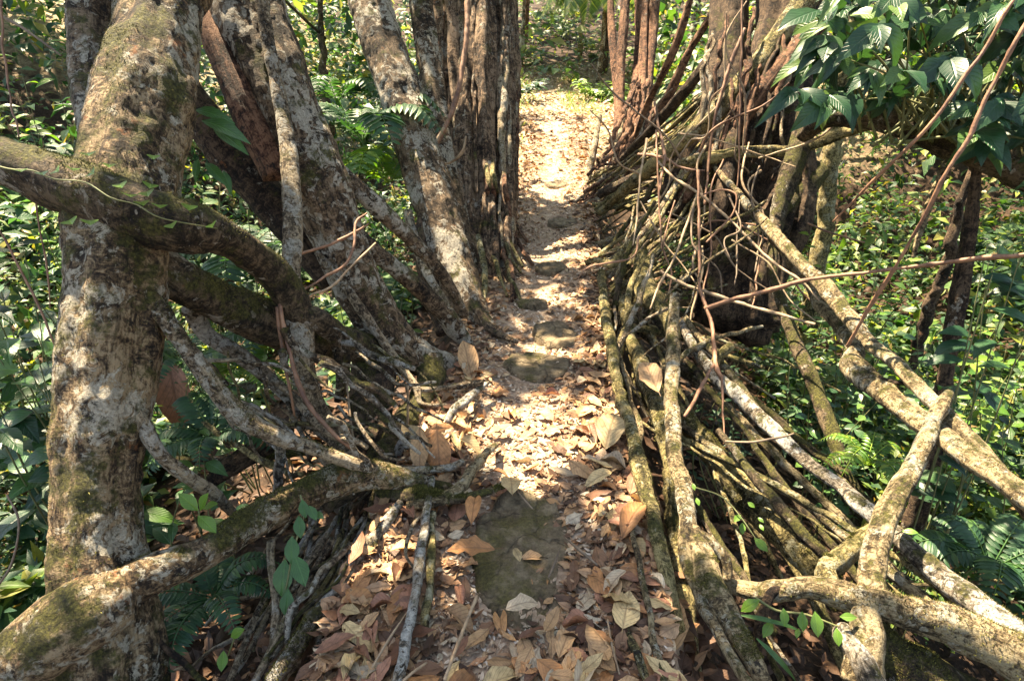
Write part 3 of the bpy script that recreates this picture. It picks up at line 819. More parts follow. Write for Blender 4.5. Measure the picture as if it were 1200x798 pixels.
limb(Ft, [(930, 180, 5.0, 44), (925, 260, 4.9, 52), (900, 330, 4.85, 40), (880, 400, 4.8, 40)], 'bark_brown', 'buttress', seed=80, lobes=4, lobe_amp=.15)
limb(Ft, [(885, 120, 4.9, 18), (855, 160, 4.85, 24), (850, 215, 4.75, 20), (835, 270, 4.7, 14)], 'bark_brown', 'buttress', seed=81)
for k in range(16):
    x0, y0 = rs.uniform(820, 935), rs.uniform(0, 120)
    x1, y1 = x0 - rs.uniform(0, 40) , y0 + rs.uniform(90, 190)
    sp = [(x0, y0, 4.95, 5), ((x0 * 2 + x1) / 3 + rs.uniform(-8, 8), (y0 * 2 + y1) / 3, 4.85, 6), ((x0 + 2 * x1) / 3 + rs.uniform(-8, 8), (y0 + 2 * y1) / 3, 4.8, 6), (x1, y1, 4.8, 4)]
    tube('aerial_root', pts(sp), M[['bark_red', 'root_pale', 'bark_brown'][k % 3]], Ft, seed=660 + k, wander=.05)

# G: arching mossy limb of a tree standing to the right
Gt, CG = tree('dark tree at right edge whose mossy limb arches under the glossy leaves',
              [(1330, -40, 3.3, 90), (1320, 150, 3.3, 90), (1310, 300, 3.35, 96), (1300, 480, 3.5, 110), (1290, 640, 3.8, 130)],
              'bark_dark', ext=(3.2, (.6, -.3, 0)), seed=91, lobes=4)
limb(Gt, [(1340, 270, 3.3, 60), (1270, 225, 3.3, 58), (1210, 200, 3.35, 56), (1150, 178, 3.4, 54), (1095, 155, 3.5, 50), (1050, 138, 3.65, 44), (1005, 132, 3.9, 36), (965, 140, 4.2, 26), (940, 160, 4.5, 16)], 'bark_dark', 'limb', seed=92, knob=.25, moss=8000)
limb(Gt, [(1146, 185, 3.42, 16), (1140, 240, 3.5, 17), (1130, 310, 3.55, 21), (1118, 380, 3.6, 23), (1108, 440, 3.65, 24), (1098, 510, 3.7, 25), (1080, 580, 3.8, 27), (1060, 650, 3.95, 30)], 'bark_brown', 'prop_root', 'dark prop root dropping straight from the limb', seed=93)

# crowns above the picture, out of view, shaped to shade and dapple it
q_, _ = P(610, 730, 100)
crown(A, q_ + SUN * 6.2, (1.15, 1.0, .6), 1500, 131, name='crown')  # unseen leaf mass added to shade the bottom of the path
q_, _ = P(300, 640, 2.2)
crown(A, q_ + SUN * 5.6, (.8, .8, .5), 500, 132, name='crown')  # another added out of view, shading the lower left roots
def top_of(C): return C[0][:3]
for (r, C, rad, n, sd, dz) in ((A, CA, (3.0, 2.8, 1.7), 5200, 1, 1.2), (B, CB, (2.8, 2.8, 1.7), 4800, 2, 1.5), (Cc, CC, (2.6, 2.6, 1.6), 3400, 3, 1.3), (D, CD, (2.8, 2.6, 1.4), 4600, 4, 1.6), (Ft, CF, (3.4, 3.0, 1.6), 6500, 5, 1.4), (Gt, CG, (2.8, 3.0, 1.6), 3800, 6, 1.2), (E, CE, (3.0, 2.8, 1.3), 3200, 7, 1.8)):
    c = top_of(C) + [0, 0, dz]
    crown(r, c, rad, n, 100 + sd)  # leaf counts and spread raised for the shade they throw
# ------------------------------------------------------------------ roots of the bridge, each one a thing
def root(label, spec, mat='root_moss', group=None, name='bridge_root', cat='root', **kw):
    C = pts(spec)
    kw.setdefault('wander', .016)
    o = tube(name, C, M[mat], **kw)
    return tag(o, label, cat, group)
def twig(label, spec, mat='vine_red', group=None, name='vine', cat='vine', **kw):
    kw.setdefault('wander', .009); kw.setdefault('step', .018); kw.setdefault('sides', 8); kw.setdefault('knob', .3)
    spec = [(a_, b_, c_, d_ * .78) for a_, b_, c_, d_ in spec]
    return root(label, spec, mat, group, name, cat, **kw)

# railing, right
root('upper buff railing root running from the dark trunk down to the right edge',
     [(828, 182, 5.0, 9), (848, 208, 4.7, 11), (880, 246, 4.3, 13), (908, 275, 4.0, 15), (958, 328, 3.5, 18), (1005, 388, 3.05, 20), (1062, 439, 2.7, 21), (1092, 470, 2.55, 22), (1150, 530, 2.3, 23), (1192, 580, 2.15, 24), (1240, 640, 2.0, 26), (1330, 760, 1.88, 28), (1430, 900, 99.2, 28), (1460, 960, 98.8, 28)], 'root_rail', knob=.15, seed=201)
root('lower railing root with a knobbly bend, thick and sunlit towards the right edge',
     [(890, 262, 4.3, 11), (908, 282, 4.12, 13), (926, 306, 3.95, 14), (945, 332, 3.75, 15), (957, 356, 3.6, 15), (984, 384, 3.35, 17), (1000, 408, 3.15, 20), (998, 426, 3.02, 28), (1012, 442, 2.9, 30), (1045, 466, 2.7, 31), (1095, 502, 2.45, 33), (1150, 543, 2.2, 35), (1205, 585, 2.02, 38), (1260, 630, 1.9, 40), (1360, 715, 1.85, 40), (1470, 850, 99.4, 38), (1520, 920, 98.8, 36)], 'root_rail', knob=.17, seed=202, moss=2500)
root('short twisted branch lying between the two railing roots',
     [(1004, 428, 3.0, 18), (1022, 440, 2.86, 14), (1048, 446, 2.75, 8), (1072, 446, 2.7, 5)], 'bark_brown', seed=203)
root('slanting post root with orange scars propping up the railing roots',
     [(1112, 462, 2.5, 14), (1103, 476, 2.44, 24), (1090, 496, 2.4, 24), (1070, 543, 2.32, 27), (1048, 592, 2.22, 30), (1034, 632, 2.12, 32), (1027, 680, 2.02, 34), (1018, 735, 1.94, 40), (1010, 800, 1.9, 46)], 'root_rail', knob=.2, seed=204)
root('long pale lichen-crusted bottom rail root running to the lower right corner',
     [(797, 378, 4.0, 11), (818, 415, 3.65, 13), (842, 444, 3.42, 15), (870, 468, 3.25, 15), (900, 497, 3.05, 16), (945, 541, 2.8, 17), (985, 572, 2.65, 18), (1012, 596, 2.5, 24), (1058, 636, 2.32, 23), (1100, 672, 2.18, 27), (1145, 710, 2.04, 33), (1195, 750, 1.9, 42), (1250, 800, 1.82, 50), (1340, 890, 99.6, 50), (1420, 960, 98.9, 44)], 'root_grey', knob=.18, seed=205, moss=2000)
root('thin root clinging above the long bottom rail root near its start',
     [(803, 372, 4.0, 7), (822, 398, 3.75, 8), (842, 420, 3.55, 9), (862, 445, 3.38, 9), (880, 470, 3.2, 8)], 'root_rail', seed=206)
root('broken stub sticking up beside the long bottom rail root',
     [(838, 424, 3.5, 11), (848, 412, 3.45, 12), (858, 404, 3.42, 11)], 'root_moss', seed=207)
root('gnarled horizontal root along the bottom right, yellow-mossy on top',
     [(838, 668, 2.28, 14), (856, 684, 2.24, 20), (890, 694, 2.18, 25), (915, 690, 2.12, 30), (945, 686, 2.1, 34), (985, 698, 2.05, 38), (1030, 712, 1.98, 42), (1080, 722, 1.94, 46), (1140, 745, 1.9, 52), (1230, 800, 1.86, 58), (1320, 880, 99.5, 54), (1390, 940, 98.9, 46)], 'root_rail', knob=.25, seed=208, moss=5000)
root('short mossy elbow root joining the long bottom rail to the horizontal root',
     [(1030, 618, 2.45, 26), (1005, 636, 2.38, 28), (980, 655, 2.3, 32), (965, 672, 2.24, 34), (975, 695, 2.16, 28)], 'root_moss', knob=.22, seed=209, moss=3000)
root('dark root hanging down from the gnarled horizontal root beside the green leaves',
     [(912, 692, 2.1, 22), (900, 712, 2.06, 18), (892, 738, 2.06, 14), (884, 770, 2.08, 10)], 'bark_brown', seed=210)
root('mossy trunk-like root filling the bottom right under the horizontal root',
     [(1000, 720, 2.05, 40), (1040, 770, 2.0, 60), (1120, 830, 1.95, 90), (1220, 900, 1.9, 100)], 'bark_dark', knob=.25, seed=211, moss=7000)
root('grey lichen-spotted root at the bottom edge under the strap leaves',
     [(985, 740, 2.0, 26), (1005, 765, 1.92, 30), (1020, 800, 1.86, 36), (1030, 850, 1.84, 40)], 'root_grey', knob=.2, seed=212)
# right path edge
root('upright buff root standing like a post between the path edge and the bottom rail',
     [(791, 346, 3.55, 13), (791, 380, 3.4, 14), (790, 416, 3.2, 15), (791, 474, 2.9, 17), (793, 531, 2.62, 19), (801, 575, 2.42, 24), (806, 620, 2.28, 29), (804, 650, 2.18, 22), (820, 698, 2.0, 19), (844, 745, 1.84, 19), (880, 806, 1.68, 20)], 'root_rail', knob=.14, seed=220)
root('stout twin of the upright buff root, forking off low on its right side',
     [(809, 622, 2.27, 26), (822, 648, 2.17, 28), (838, 688, 2.0, 27), (856, 725, 1.9, 25), (880, 772, 1.78, 22), (905, 820, 1.7, 20)], 'root_rail', knob=.16, seed=221, moss=1500)
root('root curling off the upright buff root towards the gnarled horizontal root',
     [(815, 628, 2.26, 16), (835, 642, 2.24, 18), (848, 658, 2.22, 15), (852, 680, 2.2, 10)], 'root_rail', knob=.2, seed=222)
root('greenish root bordering the right edge of the path in one long line',
     [(705, 318, 100.06, 9), (708, 350, 100.08, 11), (713, 390, 100.08, 13), (718, 428, 100.08, 14), (730, 474, 100.08, 15), (743, 526, 100.08, 17), (758, 580, 100.07, 19), (772, 640, 100.05, 21), (784, 690, 100.0, 22), (794, 740, 99.9, 20)], 'root_moss', knob=.16, seed=223, moss=2500)
root('second mossy root just outside the long path-edge root',
     [(728, 350, 99.98, 12), (736, 385, 99.96, 16), (750, 425, 99.95, 18), (764, 462, 99.94, 20), (779, 508, 99.92, 21), (788, 556, 99.88, 22), (792, 610, 99.8, 26), (800, 680, 99.72, 26), (806, 760, 99.62, 26), (815, 830, 99.6, 26)], 'root_moss', knob=.18, seed=224, moss=4000)
root('thick knotted mossy root end behind the top of the upright root',
     [(744, 262, 5.2, 14), (750, 300, 4.7, 18), (756, 338, 4.2, 26), (770, 356, 4.0, 25), (782, 372, 3.9, 20), (790, 400, 3.75, 16)], 'root_moss', knob=.25, seed=225, moss=2500)
root('thin pale-green root lying on the leaves at the near right path edge',
     [(742, 618, 100.06, 8), (752, 684, 100.06, 10), (765, 745, 100.05, 11), (784, 815, 100.03, 12)], 'root_rail', seed=226)
root('half buried mossy root poking from the leaves at the bottom of the path',
     [(728, 728, 100.02, 8), (742, 768, 100.04, 11), (757, 820, 100.03, 12)], 'root_moss', seed=227)
root('shaggy moss-covered root slanting under the bottom rail root',
     [(770, 455, 99.92, 18), (798, 488, 99.86, 30), (830, 525, 99.8, 36), (872, 572, 99.72, 38), (914, 617, 99.68, 34), (958, 668, 99.62, 30), (990, 710, 99.55, 26)], 'root_moss', knob=.2, seed=228, moss=9000)
root('smooth dark root beside the shaggy moss-covered one',
     [(842, 505, 99.95, 9), (862, 532, 99.94, 12), (898, 577, 99.9, 14), (934, 620, 99.86, 15), (966, 650, 99.82, 16)], 'bark_dark', seed=229)
root('forked twig with a broken pale tip crossing behind the upright root',
     [(782, 362, 3.7, 6), (764, 372, 3.68, 6), (752, 382, 3.64, 5), (736, 392, 3.6, 4), (726, 402, 3.56, 4)], 'root_pale', seed=230)
root('mossy elbow root at the path edge where the woven roots begin',
     [(688, 308, 100.07, 7), (700, 306, 100.16, 9), (716, 310, 100.18, 10), (726, 300, 100.22, 9), (742, 284, 100.32, 9)], 'root_moss', seed=231)
root('straight dark stick leaning from the woven roots to the path',
     [(790, 180, 6.0, 10), (762, 196, 6.1, 10), (732, 212, 6.3, 11), (703, 228, 6.6, 10)], 'bark_brown', seed=232)
root('thin branch reaching from the upright mossy root across to the tangle of vines',
     [(1030, 146, 4.3, 9), (1000, 152, 4.5, 12), (962, 165, 4.62, 13), (928, 175, 4.68, 14), (880, 179, 4.72, 14), (837, 184, 4.8, 13), (800, 191, 4.9, 11), (782, 196, 5.0, 7)], 'root_moss', knob=.15, seed=233)
root('thin horizontal stick at far right below the post root',
     [(1035, 688, 2.5, 5), (1090, 687, 2.55, 6), (1150, 683, 2.6, 8), (1220, 678, 2.65, 9)], 'root_rail', seed=234)
root('pale bent branch hanging under the arching limb',
     [(1112, 190, 3.35, 12), (1102, 212, 3.3, 12), (1086, 248, 3.2, 12), (1075, 280, 3.15, 10), (1070, 302, 3.15, 6)], 'root_rail', seed=235)

# left foreground
root('pale barred root sloping down beside the path, thickest of the lower left ones',
     [(470, 588, 100.06, 9), (452, 612, 100.03, 13), (430, 640, 100.0, 16), (398, 684, 99.96, 17), (358, 738, 99.92, 18), (318, 800, 99.88, 20)], 'root_grey', knob=.2, seed=241, moss=1500)
root('straight pale stick-like root left of the barred root',
     [(390, 630, 99.98, 9), (370, 664, 99.95, 10), (348, 704, 99.92, 11), (325, 748, 99.88, 11), (298, 800, 99.84, 12)], 'root_pale', seed=242)
root('thinnest pale root at lower left, leaning out over the ferns',
     [(318, 690, 99.9, 6), (300, 722, 99.87, 8), (284, 758, 99.84, 8), (266, 805, 99.8, 9)], 'root_pale', seed=243)
root('short hanging root under the thick mossy root at lower left',
     [(318, 634, 2.1, 12), (320, 670, 2.06, 11), (323, 710, 2.02, 10), (320, 760, 1.98, 10)], 'root_pale', seed=244)
root('pair-forming upright root on the near left path edge, whiter of the two',
     [(506, 560, 100.08, 8), (500, 598, 100.08, 12), (494, 640, 100.07, 13), (489, 690, 100.06, 13), (480, 735, 100.05, 13), (464, 805, 100.03, 14)], 'root_grey', seed=245)
root('greener half of the pair of upright roots on the near left path edge',
     [(508, 600, 100.05, 8), (504, 630, 100.06, 10), (501, 680, 100.05, 10), (498, 738, 100.02, 8)], 'root_moss', seed=246)
root('small curved root loop beside the pair of upright roots',
     [(492, 606, 100.1, 4), (482, 628, 100.12, 5), (479, 648, 100.1, 5), (484, 664, 100.05, 4)], 'root_pale', seed=247)
root('crooked buff root crossing on to the path from the left',
     [(582, 520, 100.03, 8), (570, 532, 100.06, 12), (556, 550, 100.08, 14), (545, 565, 100.08, 13), (530, 580, 100.07, 16), (505, 590, 100.06, 16), (478, 592, 100.04, 14)], 'root_rail', knob=.25, seed=248)
root('mossy root lump at the left of the big slab',
     [(592, 570, 100.02, 8), (560, 580, 100.05, 14), (530, 586, 100.06, 20), (490, 580, 100.06, 30), (450, 575, 100.0, 36)], 'bark_dark', knob=.3, seed=249, moss=7000)
root('mossy whitish root bit beyond the orange leaves, left path edge',
     [(572, 448, 100.06, 6), (552, 466, 100.08, 10), (536, 480, 100.08, 12), (524, 494, 100.04, 10)], 'root_grey', seed=250)
root('vertical root on the path edge at the foot of the spotted trunk',
     [(560, 276, 4.9, 6), (566, 310, 4.6, 8), (566, 350, 4.3, 8), (560, 395, 4.0, 6)], 'root_moss', seed=251)
root('white stub standing in the orange leaves at left',
     [(478, 508, 100.12, 8), (470, 520, 100.06, 12), (462, 534, 100.0, 13)], 'root_grey', seed=252)
root('white stem dropping from the banded root into the green gully',
     [(332, 512, 2.25, 12), (330, 540, 2.3, 12), (324, 570, 2.34, 11), (318, 600, 2.36, 10)], 'root_grey', seed=253)
root('fallen mossy stick lying in the green gully behind the banded root',
     [(205, 538, 3.1, 10), (250, 540, 3.1, 12), (310, 536, 3.1, 12), (360, 530, 3.1, 9)], 'bark_dark', seed=254, moss=2000)
root('leaning brown log in the green gully behind the banded root',
     [(240, 570, 2.7, 16), (275, 545, 2.75, 22), (310, 520, 2.8, 22), (340, 500, 2.9, 14)], 'bark_brown', seed=255)
root('short pale log seen through the gap behind the banded root',
     [(262, 456, 3.0, 10), (285, 455, 3.0, 11), (300, 452, 3.0, 9)], 'root_pale', seed=256)
root('brown hanging stick under the thick root in the bottom left shade',
     [(172, 735, 1.85, 6), (195, 762, 1.86, 9), (225, 785, 1.88, 9), (255, 810, 1.9, 8)], 'bark_brown', seed=257)

# sticks on the path
def stick(label, a, b, w, mat='vine_buff', z=.035):
    C = pts([(a[0], a[1], 100 + z, w * .7), ((a[0] + b[0]) / 2 + random.uniform(-2, 2), (a[1] + b[1]) / 2, 100 + z + .01, w), (b[0], b[1], 100 + z, w * .8)])
    return tag(tube('twig', C, M[mat], sides=7, step=.02), label, 'twig')
stick('straight pale twig lying beside the mossy slab', (559, 698), (521, 796), 5, z=.06)
stick('thin twig slanting across the leaves at bottom left of the path', (478, 716), (436, 782), 3)
stick('dark thin twig pointing at the pale curled leaf', (657, 640), (643, 676), 3, 'twig_dark')
stick('short twig across the leaves at the bottom edge', (500, 776), (470, 800), 4)
stick('dark twig lying on the leaves right of the slab', (660, 628), (700, 662), 4, 'twig_dark')
stick('brown twig beside the white leaf of the upper path', (606, 575), (624, 596), 3, 'twig_dark')
stick('pale twig in the leaves at the near right of the path', (712, 726), (726, 790), 4)

# vines, right
g1 = None
twig('long red-brown vine stretched across to the right edge above the railing', [(826, 362, 3.6, 6), (855, 352, 3.5, 6), (885, 344, 3.4, 7), (945, 328, 3.2, 7), (1010, 320, 3.0, 7), (1077, 311, 2.85, 8), (1140, 304, 2.7, 8), (1230, 296, 2.55, 9), (1290, 285, 2.8, 9), (1325, 260, 3.2, 9)], seed=301)
twig('red vine slanting from the top right corner past the glossy leaves, left of two', [(1330, -190, 2.9, 8), (1250, -90, 2.45, 7), (1195, -12, 2.3, 7), (1155, 54, 2.36, 7), (1125, 96, 2.4, 7), (1081, 156, 2.5, 6), (1030, 206, 2.7, 5), (976, 260, 3.0, 3)], seed=302)
twig('red vine slanting from the right edge down to the railing knob, right of two', [(1340, -190, 2.8, 8), (1270, -80, 2.35, 7), (1212, 10, 2.2, 7), (1162, 101, 2.3, 7), (1132, 162, 2.36, 7), (1108, 200, 2.42, 7), (1090, 240, 2.5, 6), (1047, 317, 2.7, 6), (1020, 358, 2.85, 6), (993, 406, 3.02, 5)], seed=303)
twig('straight thin vine hanging in front of the broad dark trunk', [(869, -20, 4.3, 3), (869, 60, 4.3, 3), (868, 140, 4.3, 3), (864, 220, 4.3, 3)], seed=304)
twig('pinkish vine leaning on the broad dark trunk', [(873, 34, 4.4, 5), (851, 91, 4.4, 6), (837, 142, 4.4, 5), (830, 190, 4.4, 5), (826, 240, 4.3, 4)], seed=305)
twig('red-brown vine dropping past the dark leaves to a fork', [(818, 200, 3.95, 5), (820, 260, 3.85, 5), (819, 330, 3.7, 6), (827, 361, 3.6, 7), (834, 386, 3.5, 7), (838, 425, 3.3, 8), (846, 445, 3.25, 6)], seed=306)
twig('lower prong of the forked red-brown vine', [(838, 426, 3.3, 5), (822, 452, 3.15, 5), (802, 488, 2.95, 5)], seed=307)
twig('buff vine from the tangle stretched down to the upper railing', [(771, 190, 4.6, 4), (790, 208, 4.4, 5), (818, 226, 4.2, 6), (860, 262, 4.0, 5), (901, 304, 3.8, 5), (940, 330, 3.6, 4), (960, 352, 3.5, 4)], 'vine_buff', seed=308)
twig('thin vine falling from the top into the tangle', [(767, 120, 5.0, 4), (772, 150, 4.8, 4), (779, 182, 4.6, 5), (776, 205, 4.5, 4), (772, 226, 4.4, 3)], seed=309)
twig('vine slanting from the tangle towards the path edge', [(818, 226, 4.15, 4), (806, 262, 4.0, 4), (790, 300, 3.85, 4), (772, 340, 3.7, 4), (762, 362, 3.6, 3)], 'vine_buff', seed=310)
twig('buff twig crossing the dark hollow to the right', [(774, 318, 3.9, 4), (800, 332, 3.8, 5), (822, 341, 3.7, 5), (870, 356, 3.55, 5), (920, 370, 3.35, 5), (955, 380, 3.2, 4)], 'vine_buff', seed=311)
twig('looped red vine at the middle of the tangle', [(824, 228, 4.1, 3), (845, 222, 4.05, 3), (862, 228, 4.0, 3), (860, 248, 4.0, 3), (846, 266, 4.0, 3), (828, 284, 3.95, 3)], seed=312)
twig('reddish twig through the tangle at the path side', [(748, 181, 5.1, 4), (775, 184, 4.8, 5), (800, 196, 4.6, 4), (826, 200, 4.5, 3)], seed=313)
twig('thin red vine hanging from the bottom rail root', [(846, 440, 3.25, 5), (847, 480, 3.15, 4), (848, 520, 3.05, 3)], seed=314)
twig('small dark branchlet lying over the mossy roots', [(850, 517, 2.75, 5), (880, 519, 2.72, 5), (905, 514, 2.7, 4), (930, 508, 2.7, 3)], 'twig_dark', seed=315)
for k in range(34):                      # the tangle between path and broad dark trunk
    x0, y0 = RS.uniform(740, 900), RS.uniform(150, 300)
    an = RS.uniform(-2.6, 2.6) if k % 3 else RS.uniform(1.2, 1.9)
    L = RS.uniform(60, 170)
    t0 = RS.uniform(3.9, 4.9)
    bx, by = RS.uniform(-16, 16), RS.uniform(-16, 16)
    sp = [(x0, y0, t0, RS.uniform(2.2, 4)), (x0 + L * .33 * math.cos(an) + bx, y0 + L * .33 * math.sin(an) + by, t0 - .1, 3), (x0 + L * .7 * math.cos(an) - bx * .4, y0 + L * .7 * math.sin(an), t0 - .15, 3), (x0 + L * math.cos(an), y0 + L * math.sin(an), t0 - .25, 2)]
    twig('thin bare vine among many in the tangle beside the broad dark trunk', sp, ['vine_red', 'vine_buff', 'twig_dark', 'vine_buff'][k % 4], 'thin vines in the tangle', seed=320 + k)
# vines, left
twig('red-brown vine bowing across the strangler fig column', [(548, -20, 5.3, 8), (547, 40, 5.25, 8), (540, 90, 5.2, 8), (528, 135, 5.1, 8), (512, 168, 5.0, 7), (502, 182, 4.9, 5)], seed=361)
twig('pale vine curling below the bowed red-brown vine', [(520, 150, 5.0, 4), (506, 178, 4.9, 5), (524, 192, 4.85, 4), (540, 180, 4.8, 4), (546, 160, 4.8, 3)], 'vine_buff', seed=362)
twig('reddish vine hanging from the knot of the pole-like root, shorter', [(325, 360, 2.4, 6), (328, 390, 2.4, 6), (334, 430, 2.4, 6), (341, 462, 2.42, 5), (345, 486, 2.45, 4)], seed=363)
twig('reddish vine hanging from the knot of the pole-like root, long and swung right', [(328, 355, 2.4, 6), (336, 400, 2.38, 7), (346, 440, 2.36, 8), (362, 475, 2.35, 8), (388, 505, 2.35, 7), (418, 530, 2.38, 6), (450, 548, 2.45, 4)], seed=364)
twig('bare vine bridging the pole-like root and the leaning trunk', [(332, 307, 2.58, 4), (350, 298, 2.6, 5), (380, 290, 2.75, 5), (408, 278, 2.85, 5), (432, 262, 2.9, 3)], seed=365)
twig('curved vine sweeping up the leaning trunk', [(354, 340, 2.55, 4), (380, 326, 2.65, 5), (402, 312, 2.75, 5), (414, 290, 2.8, 5), (416, 262, 2.85, 5), (430, 250, 2.9, 3)], 'vine_red', seed=366)
twig('second curved vine just below the sweeping one', [(360, 348, 2.55, 4), (388, 336, 2.65, 5), (406, 318, 2.72, 4), (424, 300, 2.8, 4), (440, 285, 2.9, 3)], 'vine_buff', seed=367)
twig('thin red stem slanting through the broad green leaves at the left edge', [(-20, 240, 2.0, 4), (6, 280, 2.0, 4), (34, 334, 2.0, 4), (52, 375, 2.0, 4), (66, 408, 2.0, 3)], seed=368)
twig('thin dark stem hanging at the left edge above the leaves', [(42, 215, 1.95, 3), (46, 265, 1.95, 3), (54, 310, 1.96, 3), (59, 362, 1.97, 2)], seed=369)
twig('thin vertical stem at the top left corner', [(0, -10, 2.4, 5), (4, 40, 2.4, 5), (12, 100, 2.4, 4), (22, 160, 2.3, 3)], seed=370)
twig('bare twig slanting across the top left corner', [(-10, 10, 2.6, 5), (20, 28, 2.6, 5), (48, 48, 2.6, 5), (72, 66, 2.6, 4)], 'twig_dark', seed=371)
twig('thin root looping in the bottom left shade', [(-10, 700, 1.9, 4), (15, 660, 1.92, 4), (22, 610, 1.95, 4), (8, 580, 2.0, 3)], 'twig_dark', seed=372)
twig('long thin red vine beside the dark root mass', [(470, 470, 2.9, 3), (448, 484, 2.8, 4), (425, 505, 2.7, 3), (412, 520, 2.65, 3)], seed=373)
twig('thin root hanging on the dark root mass', [(404, 420, 2.85, 4), (408, 460, 2.8, 4), (412, 500, 2.7, 4), (416, 520, 2.65, 3)], 'vine_buff', seed=374)
twig('white vertical rootlet near the orange leaves', [(478, 452, 100.3, 4), (478, 475, 100.2, 4), (477, 500, 100.08, 4)], 'vine_buff', seed=375)

# woven roots: long thin fan from the broad dark trunk to the path, and the bank under the rails
for k in range(64):
    Y = RS.uniform(4.0, 9.5)
    s0 = float(path_half(Y)) + RS.uniform(-.02, .12)
    a = np.array([float(xc(Y)) + s0, Y, RS.uniform(-.06, .05)])
    zt = RS.uniform(.25, 1.9)
    o_ = np.argsort(CF[:, 2])
    b = np.array([np.interp(zt, CF[o_, 2], CF[o_, 0]) + RS.uniform(-.3, .15), np.interp(zt, CF[o_, 2], CF[o_, 1]) + RS.uniform(-.25, .1), zt])
    m = (a + b) / 2 + [RS.uniform(-.06, .06), RS.uniform(-.1, .1), RS.uniform(-.14, .03)]
    r = RS.choice([.006, .009, .012, .016, .024])
    C = np.array([[*a, r * .8], [*m, r], [*b, r * 1.15]])
    tag(tube('bridge_root', C, M[['root_moss', 'root_moss', 'root_rail', 'bark_dark', 'root_moss', 'root_pale'][k % 6]], seed=400 + k, wander=.022, knob=.18), 'thin yellow-mossed root of the fan between far path edge and broad dark trunk', 'root', 'roots fanning from the path edge to the broad dark trunk')
for k in range(34):
    Y = RS.uniform(2.9, 5.2)
    s0 = float(path_half(Y)) + RS.uniform(.0, .25)
    a = np.array([float(xc(Y)) + s0, Y, RS.uniform(-.2, .03)])
    b = a + [RS.uniform(.25, 1.0), RS.uniform(-.5, 1.1), RS.uniform(-.5, .75)]
    m = (a + b) / 2 + RS.uniform(-.07, .07, 3)
    r = RS.choice([.005, .008, .011, .016, .02])
    C = np.array([[*a, r], [*m, r * 1.1], [*b, r * .8]])
    tag(tube('bridge_root', C, M[['root_moss', 'root_rail', 'root_moss', 'bark_dark', 'root_pale'][k % 5]], seed=800 + k, wander=.025, knob=.2), 'small mossy root in the criss-cross weave behind the upright buff root', 'root', 'criss-cross roots behind the upright buff root')
for k in range(17):
    Y = RS.uniform(2.6, 4.8)
    s0 = float(path_half(Y)) + RS.uniform(.08, .4)
    a = np.array([float(xc(Y)) + s0, Y, RS.uniform(-.3, -.04)])
    b = np.array([float(xc(2.)) + RS.uniform(.7, 2.3), Y - RS.uniform(.3, 2.4), RS.uniform(-.95, -.2)])
    m = (a + b) / 2 + RS.uniform(-.09, .09, 3) + [0, 0, .06]
    r = RS.choice([.007, .010, .014, .019, .026])
    C = np.array([[*a, r * 1.1], [*m, r], [*b, r * 1.05]])
    tag(tube('bridge_root', C, M[['root_moss', 'bark_dark', 'root_rail', 'root_moss', 'root_pale'][k % 5]], seed=900 + k, wander=.025, knob=.2), 'long thin root slanting through the shade under the long bottom rail root', 'root', 'long thin roots under the long bottom rail root')
for k in range(12):                      # runners along the outer path edge
    Y = RS.uniform(1.6, 5.5)
    L_ = RS.uniform(.9, 2.0)
    s0 = RS.uniform(.03, .3)
    C = []
    for q in range(4):
        y_ = Y + L_ * q / 3
        C.append([float(xc(y_) + path_half(y_)) + s0 + RS.uniform(-.05, .05), y_, -.3 * s0 - RS.uniform(0, .09), RS.choice([.007, .010, .014])])
    tag(tube('bridge_root', np.array(C), M[['root_moss', 'root_rail', 'root_moss', 'root_pale'][k % 4]], seed=960 + k, wander=.02, knob=.2), 'runner root lying lengthwise along the right edge of the path', 'root', 'runner roots along the right path edge')
for k in range(26):                      # pale fan at lower left, whitened to stand in for sun
    x0, y0 = RS.uniform(350, 475), RS.uniform(575, 640)
    x1, y1 = x0 - RS.uniform(20, 130), RS.uniform(720, 815)
    z0 = -.02 - (475 - x0) * .0009
    sp = [(x0, y0, 100 + z0, RS.uniform(3, 8)), ((x0 + x1) / 2 + RS.uniform(-8, 8), (y0 + y1) / 2, 100 + z0 - .05, RS.uniform(4, 9)), (x1, y1, 100 + z0 - .13, RS.uniform(4, 8))]
    tag(tube('bridge_root', pts(sp), M[['root_pale', 'root_grey', 'root_pale', 'root_grey', 'root_moss'][k % 5]], seed=990 + k, wander=.02, knob=.2), 'thin pale root in the fan running down from the left path edge at the bottom', 'root', 'pale root fan at the lower left')
for k in range(24):                      # hanging rootlets left, under the path edge
    Y = RS.uniform(1.3, 3.3)
    s0 = float(path_half(Y)) + RS.uniform(-.02, .2)
    a = np.array([float(xc(Y)) - s0, Y, RS.uniform(-.04, .06)])
    b = a + [RS.uniform(-.5, -.05), RS.uniform(-.45, .1), RS.uniform(-.5, -.1)]
    m = (a + b) / 2 + RS.uniform(-.06, .08, 3)
    r = RS.uniform(.004, .011)
    C = np.array([[*a, r], [*m, r * 1.1], [*b, r * .7]])
    tag(tube('bridge_root', C, M[['root_pale', 'bark_dark', 'root_moss'][k % 3]], seed=520 + k, wander=.05, knob=.2, sides=8), 'thin rootlet hanging from the left path edge in the mossy shade', 'root', 'rootlets hanging from the left path edge')
